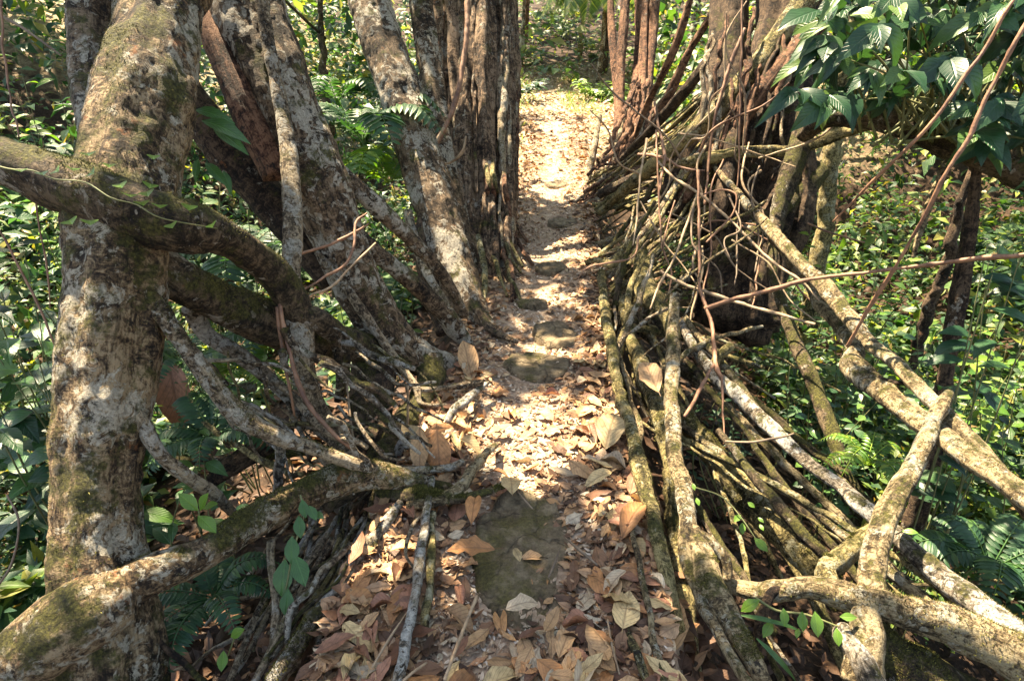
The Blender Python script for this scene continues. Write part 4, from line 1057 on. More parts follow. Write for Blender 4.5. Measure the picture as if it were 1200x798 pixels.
# ------------------------------------------------------------------ plants
LT = {
 'small': [leaf_tpl(3, .46, .10, .18, seed=i, pos=.42) for i in range(3)],
 'lance': [leaf_tpl(5, .34, .14, .25, seed=i, pos=.45) for i in range(3)],
 'broad': [leaf_tpl(6, .48, .10, .22, .12, .10, seed=i, pos=.42) for i in range(4)],
 'oval':  [leaf_tpl(5, .56, .10, .12, seed=i, pos=.5) for i in range(3)],
 'glossy': [leaf_tpl(6, w_, f_, c_, .1, .14, seed=80 + i, pos=p_, torn=t_) for i, (w_, f_, c_, p_, t_) in enumerate([(.42, .2, .4, .45, 0.), (.55, .05, .1, .48, .15), (.38, .3, .55, .4, 0.), (.5, .15, .3, .5, .6)])],
 'strap': [leaf_tpl(6, .10, .2, .3, seed=i, pos=.4) for i in range(2)],
 'quad':  [leaf_tpl(2, w_, .12, .2, seed=i, pos=.45) for i, w_ in enumerate((.5, .34, .62))],
}
CAMP = np.array([0, 0, CAM_Z])

def shrub(label, px, py, t, spread, height, nstem, nleaf, size, mat, tpl='broad', seed=0, name='leafy_shrub', cat='shrub', group=None, droop=.3, stem='stem_green', face=.5):
    """Stems rise from one foot; whorled leaves along their upper parts. (px, py, t) = middle of its leaves."""
    rs = np.random.RandomState(seed)
    c, _ = P(px, py, t)
    gz = min(float(ground_z(c[0], c[1])), c[2] - .1)
    foot = np.array([c[0], c[1], gz])
    r = thing(name, label, cat, foot, group)
    pos, ax, nr = [], [], []
    for k in range(nstem):
        tip = c + rs.uniform(-1, 1, 3) * [spread, spread * .8, height * .5]
        midp = (foot + tip) / 2 + rs.uniform(-.2, .2, 3) * [1, 1, .4]
        C = np.array([[*(foot + rs.uniform(-.10, .10, 3) * [1, 1, 0]), .006], [*midp, .0045], [*tip, .002]])
        tube('stem', C, M[stem], r, sides=6, step=.04, seed=seed * 31 + k)
        S = spline(C, .03)[:, :3]
        nl = max(3, nleaf // nstem)
        for q in range(nl):
            f = .35 + .65 * (q + .5) / nl
            b = S[int(f * (len(S) - 1))]
            a = q * 2.4 + rs.uniform(-.4, .4)
            d = np.array([math.cos(a), math.sin(a), rs.uniform(-droop, .35)])
            pos.append(b + d * .01); ax.append(d)
            nr.append(np.array([0, 0, 1.]) + rs.uniform(-.35, .35, 3) + face * unit(CAMP - b) * .6)
    V, F, U = inst(LT[tpl], pos, ax, nr, rs.uniform(*size, len(pos)), seed)
    mk('foliage', V, F, M[mat], r, uv=U)
    return r

def fern(label, px, py, t, n, L, seed, mat='leaf_fern', group=None, pairs=15, wid=.2, lean=(0, 0)):
    rs = np.random.RandomState(seed)
    c, _ = P(px, py, t)
    r = thing('fern', label, 'fern', c, group)
    a0 = rs.uniform(0, 6)
    for k in range(n):
        a = a0 + k * 2 * PI / n + rs.uniform(-.3, .3)
        l = L * rs.uniform(.75, 1.1)
        h = rs.uniform(.25, .6)
        d = np.array([math.cos(a) + lean[0], math.sin(a) + lean[1], 0])
        C = np.array([[*c, .004], [*(c + d * l * .35 + [0, 0, l * h * .8]), .003], [*(c + d * l * .7 + [0, 0, l * h * .9]), .0025], [*(c + d * l + [0, 0, l * (h - .35)]), .0015]])
        S = spline(C, l / 40)[:, :3]
        T = unit(np.gradient(S, axis=0))
        side = unit(np.cross(T, [0, 0, 1.]))
        up = np.cross(side, T)
        Vr, Fr, Tr, Ur = tube_geo(C, seed=seed + k, sides=5, step=l / 14, knob=0)
        pos, ax, nr, sz = [], [], [], []
        for q in range(2, pairs + 2):
            f = q / (pairs + 2.5)
            i = int(f * (len(S) - 1))
            for s in (-1, 1):
                pos.append(S[i]); ax.append(side[i] * s + T[i] * .35 - up[i] * .12); nr.append(up[i] + rs.uniform(-.15, .15, 3))
                sz.append(l * wid * 1.5 * math.sin(PI * (.12 + .86 * f)) ** .8)
        V, F, U = inst([LT['lance'][0]], pos, ax, nr, np.array(sz), seed)
        off = len(V)
        mk('frond', np.vstack([V, Vr]), [F, Fr + off, Tr + off], M[mat], r, uv=np.vstack([U, Ur * 0 + .5]))
    return r

# broad leaves at the left edge
shrub('broad-leaved bush at the left edge, below the mossy limb', 22, 335, 2.5, .26, .4, 6, 46, (.14, .24), 'leaf_broad', seed=1)
shrub('dark broad-leaved bush at the left edge, lower and more shaded', 25, 420, 2.6, .28, .35, 6, 44, (.15, .25), 'leaf_blue', seed=2)
shrub('bluish leafy bush at the left edge under the mossy limb', 15, 255, 3.0, .35, .35, 6, 48, (.13, .22), 'leaf_blue', 'lance', seed=3)
shrub('small oval-leaved bush in the gap right of the scarred trunk', 265, 245, 3.4, .22, .3, 5, 42, (.07, .12), 'leaf_blue', 'oval', seed=4)
shrub('sunlit narrow-leaved bush in the top left corner', 30, 90, 4.2, .5, .6, 8, 110, (.12, .2), 'leaf_bright', 'lance', seed=5)
shrub('low broad-leaved seedling in the shade right of the scarred trunk', 225, 500, 2.7, .16, .14, 4, 26, (.09, .15), 'leaf_broad', seed=6)
fern('feathery fern between the pole-like root and the leaning trunks', 425, 165, 4.6, 8, .62, 11)
fern('feathery fern in the gully below the heavy mossy limb', 285, 315, 3.6, 8, .5, 12)
fern('light green fern by the foot of the leaning trunk', 455, 215, 4.6, 7, .5, 13, 'leaf_bright')
fern('dark bluish fern in the shade at lower left, below the thick mossy root', 250, 700, 2.15, 8, .25, 14, lean=(.1, -.1), pairs=19, wid=.17)
fern('low fern in the gully below the banded root', 250, 515, 2.75, 7, .3, 15)
fern('leafy fern in the dark gap under the heavy mossy limb, nearer the leaning trunk', 330, 400, 3.3, 8, .34, 19)
fern('small fern seen through the lattice of thin left roots', 290, 445, 3.1, 7, .26, 20, 'leaf_bright')
fern('fern in the deep gully just right of the scarred trunk', 215, 430, 2.9, 7, .28, 21)
shrub('small-leaved green bush in the gap below the heavy mossy limb', 275, 430, 3.5, .3, .3, 7, 110, (.05, .09), 'leaf_broad', 'oval', seed=41)
shrub('leafy bush behind the fork of the leaning trunks', 445, 290, 4.4, .3, .35, 7, 110, (.06, .1), 'leaf_broad', 'oval', seed=42)
fern('bushy dark fern at right behind the post root', 1160, 668, 2.6, 9, .34, 16)
fern('sunny upright fern in the bushes behind the bottom rail', 1015, 545, 3.2, 8, .32, 17, 'leaf_bright', wid=.14)
fern('small fern on the slope beyond the slim leaning trunk', 395, 120, 5.4, 7, .5, 18)
shrub('dark small-leaved bush in the hollow behind the forked vine', 875, 425, 4.0, .26, .32, 8, 150, (.055, .095), 'leaf_blue', 'lance', seed=21)
shrub('glossy small-leaved bush beyond the upper railing root', 1000, 300, 4.6, .4, .4, 8, 120, (.06, .11), 'leaf_bright', 'oval', seed=22)
shrub('broad-leaved bush reaching in from the right edge', 1190, 320, 2.7, .2, .3, 6, 36, (.14, .22), 'leaf_blue', 'broad', seed=23)
shrub('leafy bush seen under the arching limb beside the prop root', 1060, 400, 4.4, .4, .4, 8, 110, (.07, .12), 'leaf_broad', 'oval', seed=24)
shrub('yellow-green bush lit by the sun right of the prop root', 1165, 400, 4.0, .35, .4, 8, 110, (.07, .12), 'leaf_bright', 'oval', seed=25)
shrub('shaded bush low at right behind the lower railing root', 1140, 520, 3.6, .3, .3, 7, 90, (.07, .12), 'leaf_blue', 'oval', seed=26)
shrub('leafy bush between the bottom rail and the lower railing root', 985, 470, 3.9, .35, .3, 8, 120, (.06, .11), 'leaf_broad', 'oval', seed=27)

# glossy leaves over the arching limb
def poly_hit(px, py, poly):
    ins = False
    for (x0, y0), (x1, y1) in zip(poly, poly[1:] + poly[:1]):
        if (y0 > py) != (y1 > py) and px < (x1 - x0) * (py - y0) / (y1 - y0) + x0:
            ins = not ins
    return ins
def bough():
    rs = np.random.RandomState(77)
    poly = [(965, -120), (1320, -120), (1320, 260), (1205, 215), (1150, 175), (1085, 135), (1030, 110), (985, 122), (930, 116), (918, 92), (955, 52)]
    base, _ = P(1120, 160, 3.35)
    r = thing('climbing_shrub', 'dense glossy dark leaves spilling over the arching limb in the top right corner', 'climbing plant', base)
    pos, ax, nr, sz = [], [], [], []
    n = 0
    while n < 215:
        px, py = rs.uniform(915, 1320), rs.uniform(-120, 260)
        if not poly_hit(px, py, poly):
            continue
        t = rs.uniform(2.55, 3.7)
        c, _ = P(px, py, t)
        n += 1
        a0 = rs.uniform(0, 6)
        if n % 3 == 0:
            s0 = base + rs.uniform(-.5, .5, 3) * [1, .3, .1]
            tube('stem', np.array([[*s0, .008], [*((s0 + c) / 2 + [0, 0, .08]), .006], [*c, .003]]), M['stem_green'], r, sides=5, step=.05, seed=n)
        m = rs.randint(4, 7)
        out = unit(np.array([-.35, -.6, -.25]) + rs.normal(size=3) * .5)
        for k in range(m):
            a = a0 + k * 2 * PI / m
            d = np.array([math.cos(a), math.sin(a), -.25 + rs.uniform(-.3, .2)]) + out * .6
            pos.append(c + rs.uniform(-.02, .02, 3)); ax.append(d)
            nr.append(np.array([-.15, -.75, .75]) + rs.uniform(-.35, .35, 3)); sz.append(rs.uniform(.08, .235))
    V, F, U = inst(LT['broad'] + LT['glossy'], pos, ax, nr, np.array(sz), 5)
    mk('foliage', V, F, M['leaf_blue'], r, uv=U)
bough()

# small climbing plants with few leaves: each leaf a part
def creeper(label, stem, leaves, mat='leaf_bright', tpl='oval', seed=0, name='creeper'):
    """stem: image polyline; leaves: (px, py, t, dx, dy, length px)."""
    rs = np.random.RandomState(seed)
    C = pts(stem)
    r = thing(name, label, 'climbing plant', C[0][:3])
    tube('stem', C, M['stem_green'], r, sides=6, step=.02, seed=seed)
    for (px, py, t, dx, dy, L) in leaves:
        a, _ = P(px, py, t)
        b, _ = P(px + dx, py + dy, t - .02)
        d = b - a
        nrm = unit(CAMP - a) + np.array([0, 0, .7]) + rs.uniform(-.4, .4, 3)
        V, F, U = inst([LT[tpl][rs.randint(len(LT[tpl]))]], [a], [d], [nrm], L * t / FPX, seed)
        mk('leaf', V, F, M[mat], r, uv=U)
    return r
vl = []
rsv = np.random.RandomState(9)
for i, (px, py) in enumerate([(22, 200), (48, 202), (64, 200), (84, 197), (105, 203), (100, 180), (128, 192), (140, 215), (176, 215), (165, 236), (185, 240), (200, 262), (222, 240), (248, 262), (80, 258), (104, 258), (180, 182), (150, 228), (172, 224)]):
    an = rsv.uniform(-.6, 1.8)
    vl.append((px, py, 1.69 + (px > 190) * .06, math.cos(an), math.sin(an), rsv.uniform(24, 36)))
creeper('small creeper with scattered oval leaves along the mossy limb on the scarred trunk', [(-30, 186, 1.8, 2), (10, 198, 1.77, 2), (38, 200, 1.76, 2), (64, 210, 1.77, 2), (100, 214, 1.75, 2), (130, 232, 1.74, 2), (160, 240, 1.76, 2), (190, 256, 1.76, 2), (255, 268, 1.92, 1.5)], vl, seed=31)
creeper('climbing plant with long green leaves tucked behind the scarred trunk', [(222, 160, 2.55, 3), (228, 140, 2.5, 3), (240, 132, 2.5, 3)],
        [(228, 128, 2.48, 50, 12, 48), (236, 140, 2.45, 44, 16, 62), (226, 135, 2.5, -5, 20, 30), (240, 190, 2.5, 24, 24, 40), (262, 200, 2.52, 10, 30, 30), (232, 186, 2.5, -4, 26, 28), (250, 150, 2.5, 40, 26, 50)], 'leaf_broad', 'lance', seed=32)
creeper('four-leaved seedling in front of the thick mossy root, lower left', [(236, 625, 2.0, 3), (234, 606, 1.95, 3), (232, 596, 1.94, 2)],
        [(232, 598, 1.93, -18, -16, 30), (234, 598, 1.93, 8, -20, 26), (232, 604, 1.92, 16, 14, 32), (238, 596, 1.95, 18, -8, 22)], 'leaf_bright', 'oval', seed=33)
creeper('climbing vine with heart-like leaves hanging below the thick mossy root', [(352, 580, 2.1, 3), (356, 605, 2.08, 3), (345, 640, 2.05, 3), (335, 690, 2.02, 2)],
        [(354, 585, 2.08, 4, 22, 22), (362, 592, 2.07, 8, 16, 20), (350, 604, 2.07, 2, 26, 26), (342, 628, 2.05, 0, 28, 32), (345, 650, 2.04, 10, 28, 38), (334, 655, 2.04, -4, 36, 42), (338, 690, 2.02, -3, 26, 30), (366, 600, 2.08, 12, 6, 18)], 'leaf_broad', 'oval', seed=34)
creeper('single bright leaf seedling under the lower left ferns', [(262, 780, 1.95, 2), (270, 760, 1.92, 2), (278, 738, 1.9, 2)],
        [(270, 746, 1.9, 20, -12, 22), (262, 762, 1.9, -2, 18, 22)], 'leaf_bright', 'oval', seed=35)
creeper('plant with pointed bright leaves hanging under the gnarled horizontal root', [(885, 700, 2.05, 3), (910, 715, 2.02, 3), (945, 720, 2.0, 3), (985, 735, 1.98, 2)],
        [(868, 716, 1.98, 22, -14, 26), (918, 712, 1.98, 2, 20, 20), (940, 716, 1.97, 1, 24, 22), (955, 716, 1.95, 4, 28, 28), (984, 722, 1.95, 18, 1, 18), (936, 736, 1.98, -3, 12, 12), (980, 735, 1.96, 3, 20, 20), (905, 728, 2.0, -8, 14, 22)], 'leaf_bright', 'oval', seed=36)
creeper('plant with narrow strap leaves at the bottom edge, right of the path', [(870, 740, 2.05, 3), (885, 760, 2.0, 3)],
        [(868, 720, 2.0, 40, 8, 60), (888, 748, 1.92, 48, 48, 72), (875, 760, 1.95, 20, 40, 54), (900, 725, 2.02, 30, 10, 44), (872, 735, 2.0, 14, 34, 44)], 'leaf_broad', 'strap', seed=37)
creeper('tiny round-leaved creeper on the shaggy moss-covered root', [(812, 570, 2.4, 2), (850, 585, 2.4, 2), (885, 630, 2.3, 2), (890, 645, 2.3, 2)],
        [(812, 566, 2.38, 2, 8, 9), (816, 583, 2.36, 3, 8, 10), (876, 588, 2.4, 8, 6, 10), (868, 603, 2.38, -6, 6, 14), (870, 612, 2.38, 0, 12, 14), (888, 606, 2.38, 6, 5, 9), (890, 614, 2.36, 4, 6, 9), (884, 630, 2.3, 10, 10, 20), (1058, 620, 2.1, 12, 2, 14)][:8], 'leaf_bright', 'oval', seed=38)
creeper('lone bright leaf on the long bottom rail root beside the post root', [(1050, 626, 2.2, 2), (1058, 622, 2.16, 2)], [(1057, 622, 2.14, 14, 1, 16)], 'leaf_bright', 'oval', seed=39)

# trees and saplings in the wood behind
def far_tree(label, px, py_foot, t, w, lean, mat, h=6., crown_n=500, seed=0, name='forest_tree', leaf='under_far', csize=(.16, .3), crad=(1.6, 1.6, 1.3), group=None):
    c, _ = P(px, py_foot, t)
    c[2] = float(ground_z(c[0], c[1])) - .1
    r = thing(name, label, 'tree', c, group)
    rr = w * t / FPX / 2
    top = c + np.array([lean[0], lean[1], h])
    C = np.array([[*c, rr * 1.3], [*(c + (top - c) * .3 + [.06, .05, 0]), rr], [*(c + (top - c) * .65 - [.06, .03, 0]), rr * .8], [*top, rr * .55]])
    tube('trunk', C, M[mat], r, seed=seed, wander=.05, knob=.12)
    for k in range(3):
        b = c + (top - c) * (.62 + .12 * k)
        e = b + np.array([math.cos(seed + k * 2.1), math.sin(seed + k * 2.1), .6]) * crad[0] * .7
        tube('limb', np.array([[*b, rr * .45], [*((b + e) / 2 + [0, 0, .15]), rr * .35], [*e, rr * .15]]), M[mat], r, seed=seed + k)
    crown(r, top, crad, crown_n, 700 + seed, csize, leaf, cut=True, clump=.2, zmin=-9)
    return r
far_tree('thin tree at the left of the sunny clearing', 613, 90, 23, 5, (.3, 0), 'bark_red', 6.5, 900, 1)
far_tree('thin pale tree standing in the middle of the clearing beyond the path', 678, 105, 22, 4, (-.2, .2), 'root_rail', 6.5, 800, 2)
far_tree('slim grey sapling behind the spotted trunk', 385, 200, 7.5, 14, (-.9, 1.), 'bark_b', 5.0, 2600, 3, crad=(3., 3., 1.4))  # crown widened to throw shade on the left bank
far_tree('mossy sapling between the two leaning trunks', 362, 150, 6.5, 10, (.3, .6), 'bark_dark', 5.0, 2200, 4, crad=(2.8, 2.8, 1.4))  # crown enlarged likewise, for shade at the left
far_tree('pale smooth trunk seen under the arching limb', 968, 290, 6.5, 22, (.3, 1.2), 'root_moss', 6.0, 500, 5)
far_tree('thin dark tree right of the prop root', 1062, 420, 5.4, 12, (.5, .5), 'bark_brown', 5.5, 350, 6)
far_tree('dark tree just inside the clearing at right', 705, 90, 20, 9, (.4, .6), 'bark_brown', 7, 900, 7)
for i, (px, t, w) in enumerate([(-80, 12, 12), (30, 14, 12), (150, 13, 14), (300, 15, 12), (440, 17, 12), (540, 26, 7), (580, 30, 7), (650, 34, 7), (735, 28, 7), (800, 22, 9), (900, 17, 10), (1010, 15, 12), (1120, 14, 12), (1260, 12, 14)]):
    far_tree(['dark-stemmed forest tree in the wood left of the path', 'forest tree rising behind the sunny clearing', 'forest tree in the wood right of the path'][0 if i < 5 else (1 if i < 9 else 2)],
             px, 180, t, w, (RS.uniform(-.6, .6), .6), ['bark_b', 'bark_dark', 'bark_brown'][i % 3], 5.5 + t * .09, 1500, 20 + i,
             csize=(.2, .4), crad=(2.2 + t * .05, 2.2, 2.4), group=['trees of the wood at left', 'trees behind the clearing', 'trees of the wood at right'][0 if i < 5 else (1 if i < 9 else 2)])

def palm(label, px, py, t, n, L, h, seed, mat='under_far'):
    rs = np.random.RandomState(seed)
    c, _ = P(px, py, t)
    c[2] = float(ground_z(c[0], c[1])) - .05
    r = thing('palm', label, 'palm', c)
    top = c + [.1, .1, h]
    tube('trunk', np.array([[*c, .08], [*((c + top) / 2 + [.05, 0, 0]), .065], [*top, .06]]), M['bark_b'], r, seed=seed)
    for k in range(n):
        a = k * 2.4 + rs.uniform(-.2, .2)
        d = np.array([math.cos(a), math.sin(a), 0])
        l = L * rs.uniform(.8, 1.1)
        C = np.array([[*top, .018], [*(top + d * l * .35 + [0, 0, l * .28]), .014], [*(top + d * l * .75 + [0, 0, l * .1]), .01], [*(top + d * l + [0, 0, -l * .35]), .004]])
        S = spline(C, l / 40)[:, :3]
        T = unit(np.gradient(S, axis=0)); side = unit(np.cross(T, [0, 0, 1.])); up = np.cross(side, T)
        pos, ax, nr, sz = [], [], [], []
        for q in range(3, len(S) - 1):
            for s in (-1, 1):
                pos.append(S[q]); ax.append(side[q] * s + T[q] * .5 + np.array([0, 0, -.55])); nr.append(up[q]); sz.append(l * .33 * math.sin(PI * (.15 + .8 * q / len(S))))
        V, F, U = inst([leaf_tpl(2, .12, .1, .3)], pos, ax, nr, np.array(sz))
        Vr, Fr, Tr, Ur = tube_geo(C, seed=k, sides=5, step=l / 10)
        o = len(V)
        mk('frond', np.vstack([V, Vr]), [F, Fr + o, Tr + o], M[mat], r, uv=np.vstack([U, Ur * 0 + .5]))
palm('drooping palm-like leaves at the right of the sunny clearing', 700, 100, 19, 11, 2.0, 2.6, 1)  # palm form given to a spray of drooping leaves
palm('yellow-green palm-like leaves hanging over the clearing from the left', 610, 90, 21, 10, 2.2, 3.6, 2, 'leaf_bright')  # hanging leaves built in palm form

# shrubs round the clearing
for i, (px, t, h) in enumerate([(600, 21, .5), (640, 25, .8), (665, 25, .7), (690, 22, .6), (715, 17, .4), (600, 17, .3), (625, 28, 1.2), (655, 30, 1.4), (690, 29, 1.3)]):
    c, _ = P(px, 110, t)
    c[2] = float(ground_z(c[0], c[1])) + h
    py = H0 / 2 - FPX * ((c[1] * SP + (c[2] - CAM_Z) * CP) / axis_depth(c))
    px2 = W0 / 2 + FPX * c[0] / axis_depth(c)
    shrub('pale green bush at the edge of the sunny clearing', px2, py, axis_depth(c), .9 + h * .5, h * 1.6, 9, 260, (.16, .32), ['under_far', 'leaf_bright', 'leaf_blue'][i % 3], 'lance', seed=60 + i, group='bushes round the sunny clearing')

# undergrowth: the mass of leaves nobody could count
def undergrowth(label_name, side, n, mat, seed):
    rs = np.random.RandomState(seed)
    phi = rs.uniform(math.radians(-62), math.radians(62), n * 3)
    d = np.exp(rs.uniform(math.log(2.6), math.log(38 if side == 'far' else 25), n * 3))
    x, y = d * np.sin(phi), d * np.cos(phi)
    s = x - xc(y)
    a = np.abs(s)
    if side == 'far':
        ok = (y > 19.5 + 1.2 * np.sin(x * 1.3)) & (a < 9 + y * .2)
    else:
        ok = (a > 1.25 + .5 * smooth(5, 10, y) + .9 * smooth(11, 15, y)) & ((s < 0) == (side == 'left')) & (y < 22) & ~((y > 11) & (a < 2.2))
        if side == 'right':
            ok &= ~((a < 2.3) & (y < 7.5)) & ~((d < 3.6))
        else:
            ok &= ~((a < 1.7) & (y < 3.0)) & (d > 3.4)
    h = .28 + .42 * np.clip(a - 1.3, 0, 3) + .32 * np.clip(d - 7, 0, 30) * (.5 if side != 'far' else .42)
    if side == 'far':
        h = .25 + .34 * np.clip(y - 20, 0, 12)
    q = np.stack([x * .9, y * .9, np.zeros_like(x)], -1)
    hh = h * np.clip(.75 + .9 * fbm(q, seed, 3), .15, 2)
    u = rs.rand(len(x)) ** .75
    z = ground_z(x, y) + hh * u
    p = np.stack([x, y, z], -1)
    ok &= (fbm(p * np.array([1.6, 1.6, 2.2]), seed + 3, 3) > -.17) & (fbm(p * .55, seed + 5, 2) > -.42)
    p = p[ok][:n]; dd = d[ok][:n]
    m = len(p)
    ax = rand_unit(m, rs); ax[:, 2] = ax[:, 2] * .5 - .15
    nr = rand_unit(m, rs) * .55 + [0, 0, 1.] + .25 * unit(CAMP - p)
    sp = fbm(p * np.array([1.1, 1.1, .4]) + 40, seed + 9, 2)
    size = (.040 + .0080 * dd) * rs.uniform(.5, 1.6, m) * np.where(sp > .18, 1.75, np.where(sp < -.2, .62, 1.))
    V, F, U = inst(LT['quad'], p, ax, nr, size, seed)
    kind(mk('undergrowth', V, F, M[mat], uv=U), 'stuff')
undergrowth('l', 'left', 68000, 'under_l', 1)
undergrowth('r', 'right', 82000, 'under_r', 2)
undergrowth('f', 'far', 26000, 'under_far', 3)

# grass and tufts of the sunny clearing
def clearing_grass():
    rs = np.random.RandomState(8)
    n = 5000
    y = rs.uniform(12.5, 23, n)
    x = xc(y) + rs.normal(0, 2.0, n)
    q = np.stack([x, y, np.zeros(n)], -1)
    ok = (np.abs(x - xc(y)) > .25 + .25 * (rs.rand(n))) & (fbm(q * 1.1, 6, 3) > -.1) & (np.abs(x - xc(y)) > path_half(y) * (y < 16))
    x, y = x[ok], y[ok]
    n = len(x)
    p = np.stack([x, y, ground_z(x, y)], -1)
    a = rs.uniform(0, 2 * PI, n)
    ax = np.stack([np.cos(a) * .6, np.sin(a) * .6, rs.uniform(.3, 1.2, n)], -1)
    V, F, U = inst(LT['strap'], p, ax, rand_unit(n, rs) * .6 + [0, 0, 1], rs.uniform(.12, .3, n), 3)
    kind(mk('grass', V, F, M['grass'], uv=U), 'stuff')
clearing_grass()
# ------------------------------------------------------------------ dead leaves
DT = [leaf_tpl(7, w * 1.15, f, c, tc_, .26, seed=i, pos=.49, sharp=.78, torn=.15) for i, (w, f, c, tc_) in enumerate([(.46, .15, .12, .1), (.5, -.12, .15, -.15), (.42, .4, .3, .1), (.38, .2, -.15, .2), (.52, .08, .25, .1), (.44, -.25, .1, .1), (.48, .6, .4, -.1), (.4, .1, -.2, -.15)])] + [leaf_tpl(6, w, f, c, 0., .35, seed=40 + i, pos=p, torn=.75) for i, (w, f, c, p) in enumerate([(.5, .1, .15, .5), (.42, .2, -.2, .4), (.6, -.15, .2, .55), (.36, .3, .35, .46)])]
DTS = [leaf_tpl(3, .44, f, c, 0, .3, seed=20 + i, pos=.46) for i, (f, c) in enumerate([(.3, .2), (-.3, .15), (.5, .4), (.1, -.3)])] + [leaf_tpl(3, w, .1, .15, 0, .4, seed=60 + i, pos=.5, torn=.8) for i, w in enumerate((.6, .35, .8, .25))]
def clear_of_stone(x, y, k=1.):
    ok = np.ones(len(x), bool)
    for (cx, cy, rx, ry) in STONES:
        wob = 1 + .35 * fbm(np.stack([x * 9, y * 9, np.zeros(len(x))], -1), 2, 2)
        ok &= ((x - cx) / (rx * k)) ** 2 + ((y - cy) / (ry * k)) ** 2 > .85 * wob
    return ok

def litter():
    rs = np.random.RandomState(4)
    Vs, Fs, Us, off = [], [], [], 0
    def layer(n, y0, y1, size, zmax, tilt, tpls, edge=0., onst=.06, power=1.):
        nonlocal off
        y = np.exp(rs.uniform(math.log(y0), math.log(y1), n))
        u = rs.uniform(-1, 1, n)
        if edge:
            u = np.sign(u) * np.abs(u) ** (1 - edge)
        x = xc(y) + u * path_half(y) * 1.06
        ok = clear_of_stone(x, y) | (rs.rand(n) < onst)
        x, y = x[ok], y[ok]
        m = len(x)
        z = path_z(x, y) + rs.uniform(0.004, zmax, m)
        a = rs.uniform(0, 2 * PI, m)
        ax = np.stack([np.cos(a), np.sin(a), rs.normal(0, tilt, m)], -1)
        nr = np.stack([rs.normal(0, tilt, m), rs.normal(0, tilt, m), np.where(rs.rand(m) < .35, -1., 1.)], -1)
        sz = rs.uniform(*size, m) * (1 + .02 * y)
        p = np.stack([x, y, z], -1) - unit(ax) * sz[:, None] * .5
        V, F, U = inst(tpls, p, ax, nr, sz, rs.randint(1e6))
        Vs.append(V); Fs.append(F + off); Us.append(U); off += len(V)
    layer(17000, .9, 14, (.008, .03), .010, .2, DTS, 0, .45)
    kind(mk('leaf_litter', np.vstack(Vs), np.vstack(Fs), M['crumbs'], uv=np.vstack(Us)), 'stuff')
    Vs, Fs, Us, off = [], [], [], 0
    layer(2500, .9, 16, (.01, .035), .012, .25, DTS, 0, .45)
    layer(7000, .9, 16, (.03, .065), .016, .2, DTS, .45, .35)
    layer(1700, 1.8, 14, (.05, .095), .022, .16, DT, .8, .10)
    layer(1200, 9, 15.5, (.06, .13), .03, .2, DTS, .5, .3)
    layer(600, .9, 2.6, (.06, .11), .025, .25, DT, .3, .03)
    kind(mk('leaf_litter', np.vstack(Vs), np.vstack(Fs), M['litter'], uv=np.vstack(Us)), 'stuff')
    n = 5000
    y = rs.uniform(12, 23, n); x = xc(y) + rs.normal(0, 1.7, n)
    z = ground_z(x, y) + rs.uniform(.005, .05, n)
    a = rs.uniform(0, 2 * PI, n)
    V, F, U = inst(DTS, np.stack([x, y, z], -1), np.stack([np.cos(a), np.sin(a), rs.normal(0, .25, n)], -1), np.stack([rs.normal(0, .3, n), rs.normal(0, .3, n), np.ones(n)], -1), rs.uniform(.08, .18, n), 18)
    kind(mk('leaf_litter', V, F, M['crumbs'], uv=U), 'stuff')  # pale leaf colour brightens the clearing as sunlight would
    # litter on the banks and in the gully, and round the clearing
    n = 12000
    y = np.exp(rs.uniform(math.log(.7), math.log(22), n))
    x = xc(y) + rs.choice([-1, 1], n) * (.5 + np.abs(rs.normal(0, 1.2, n)) + .1 * y * rs.rand(n))
    z = ground_z(x, y) + rs.uniform(.005, .05, n)
    a = rs.uniform(0, 2 * PI, n)
    ax = np.stack([np.cos(a), np.sin(a), rs.normal(0, .3, n)], -1)
    nr = np.stack([rs.normal(0, .35, n), rs.normal(0, .35, n), np.ones(n)], -1)
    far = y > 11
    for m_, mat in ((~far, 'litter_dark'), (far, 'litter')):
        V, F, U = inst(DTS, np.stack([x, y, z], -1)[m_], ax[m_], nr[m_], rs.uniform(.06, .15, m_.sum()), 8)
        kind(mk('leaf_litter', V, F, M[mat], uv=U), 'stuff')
litter()

# leaves large enough to tell apart
LEAF_ME = {}
def dead_leaf_mesh(k, col):
    if (k, col) not in LEAF_ME:
        tv, tf, tu = DT[k]
        tv = tv - [0, .5, 0]
        # a stalk
        V = np.vstack([tv, [[-.006, -.5, .01], [.006, -.5, .01], [.005, -.66, .03], [-.005, -.66, .03]]])
        m = len(tv)
        F = np.vstack([tf, [[m, m + 1, m + 2, m + 3]]])
        me = mk('fallen_leaf', V, F, M['dry_' + col], uv=np.vstack([tu, np.full((4, 2), .5)]))
        LEAF_ME[(k, col)] = me.data
        bpy.data.objects.remove(me)
    return LEAF_ME[(k, col)]
def fallen(x, y, z, heading, size, col, label, group=None, k=0, pitch=0., roll=0.):
    o = bpy.data.objects.new('fallen_leaf', dead_leaf_mesh(k, col))
    COL.objects.link(o)
    o.location = (float(x), float(y), float(z))
    o.rotation_euler = (pitch, roll, heading)
    o.scale = (size, size, size)
    tag(o, label, 'leaf', group)
    return o
def leaf_at(label, px, py, ang, L, col, k=0, z=.05, pitch=0., roll=0.):
    """ang: direction of the tip in the image, degrees from right, anticlockwise."""
    c, t = P(px, py, 100 + z)
    a = math.radians(ang)
    q, _ = P(px + 20 * math.cos(a), py - 20 * math.sin(a), 100 + z)
    d = q - c
    size = L / 20. * np.linalg.norm(d[:2])
    return fallen(c[0], c[1], c[2], math.atan2(d[1], d[0]) - PI / 2, size, col, label, None, k, pitch, roll)
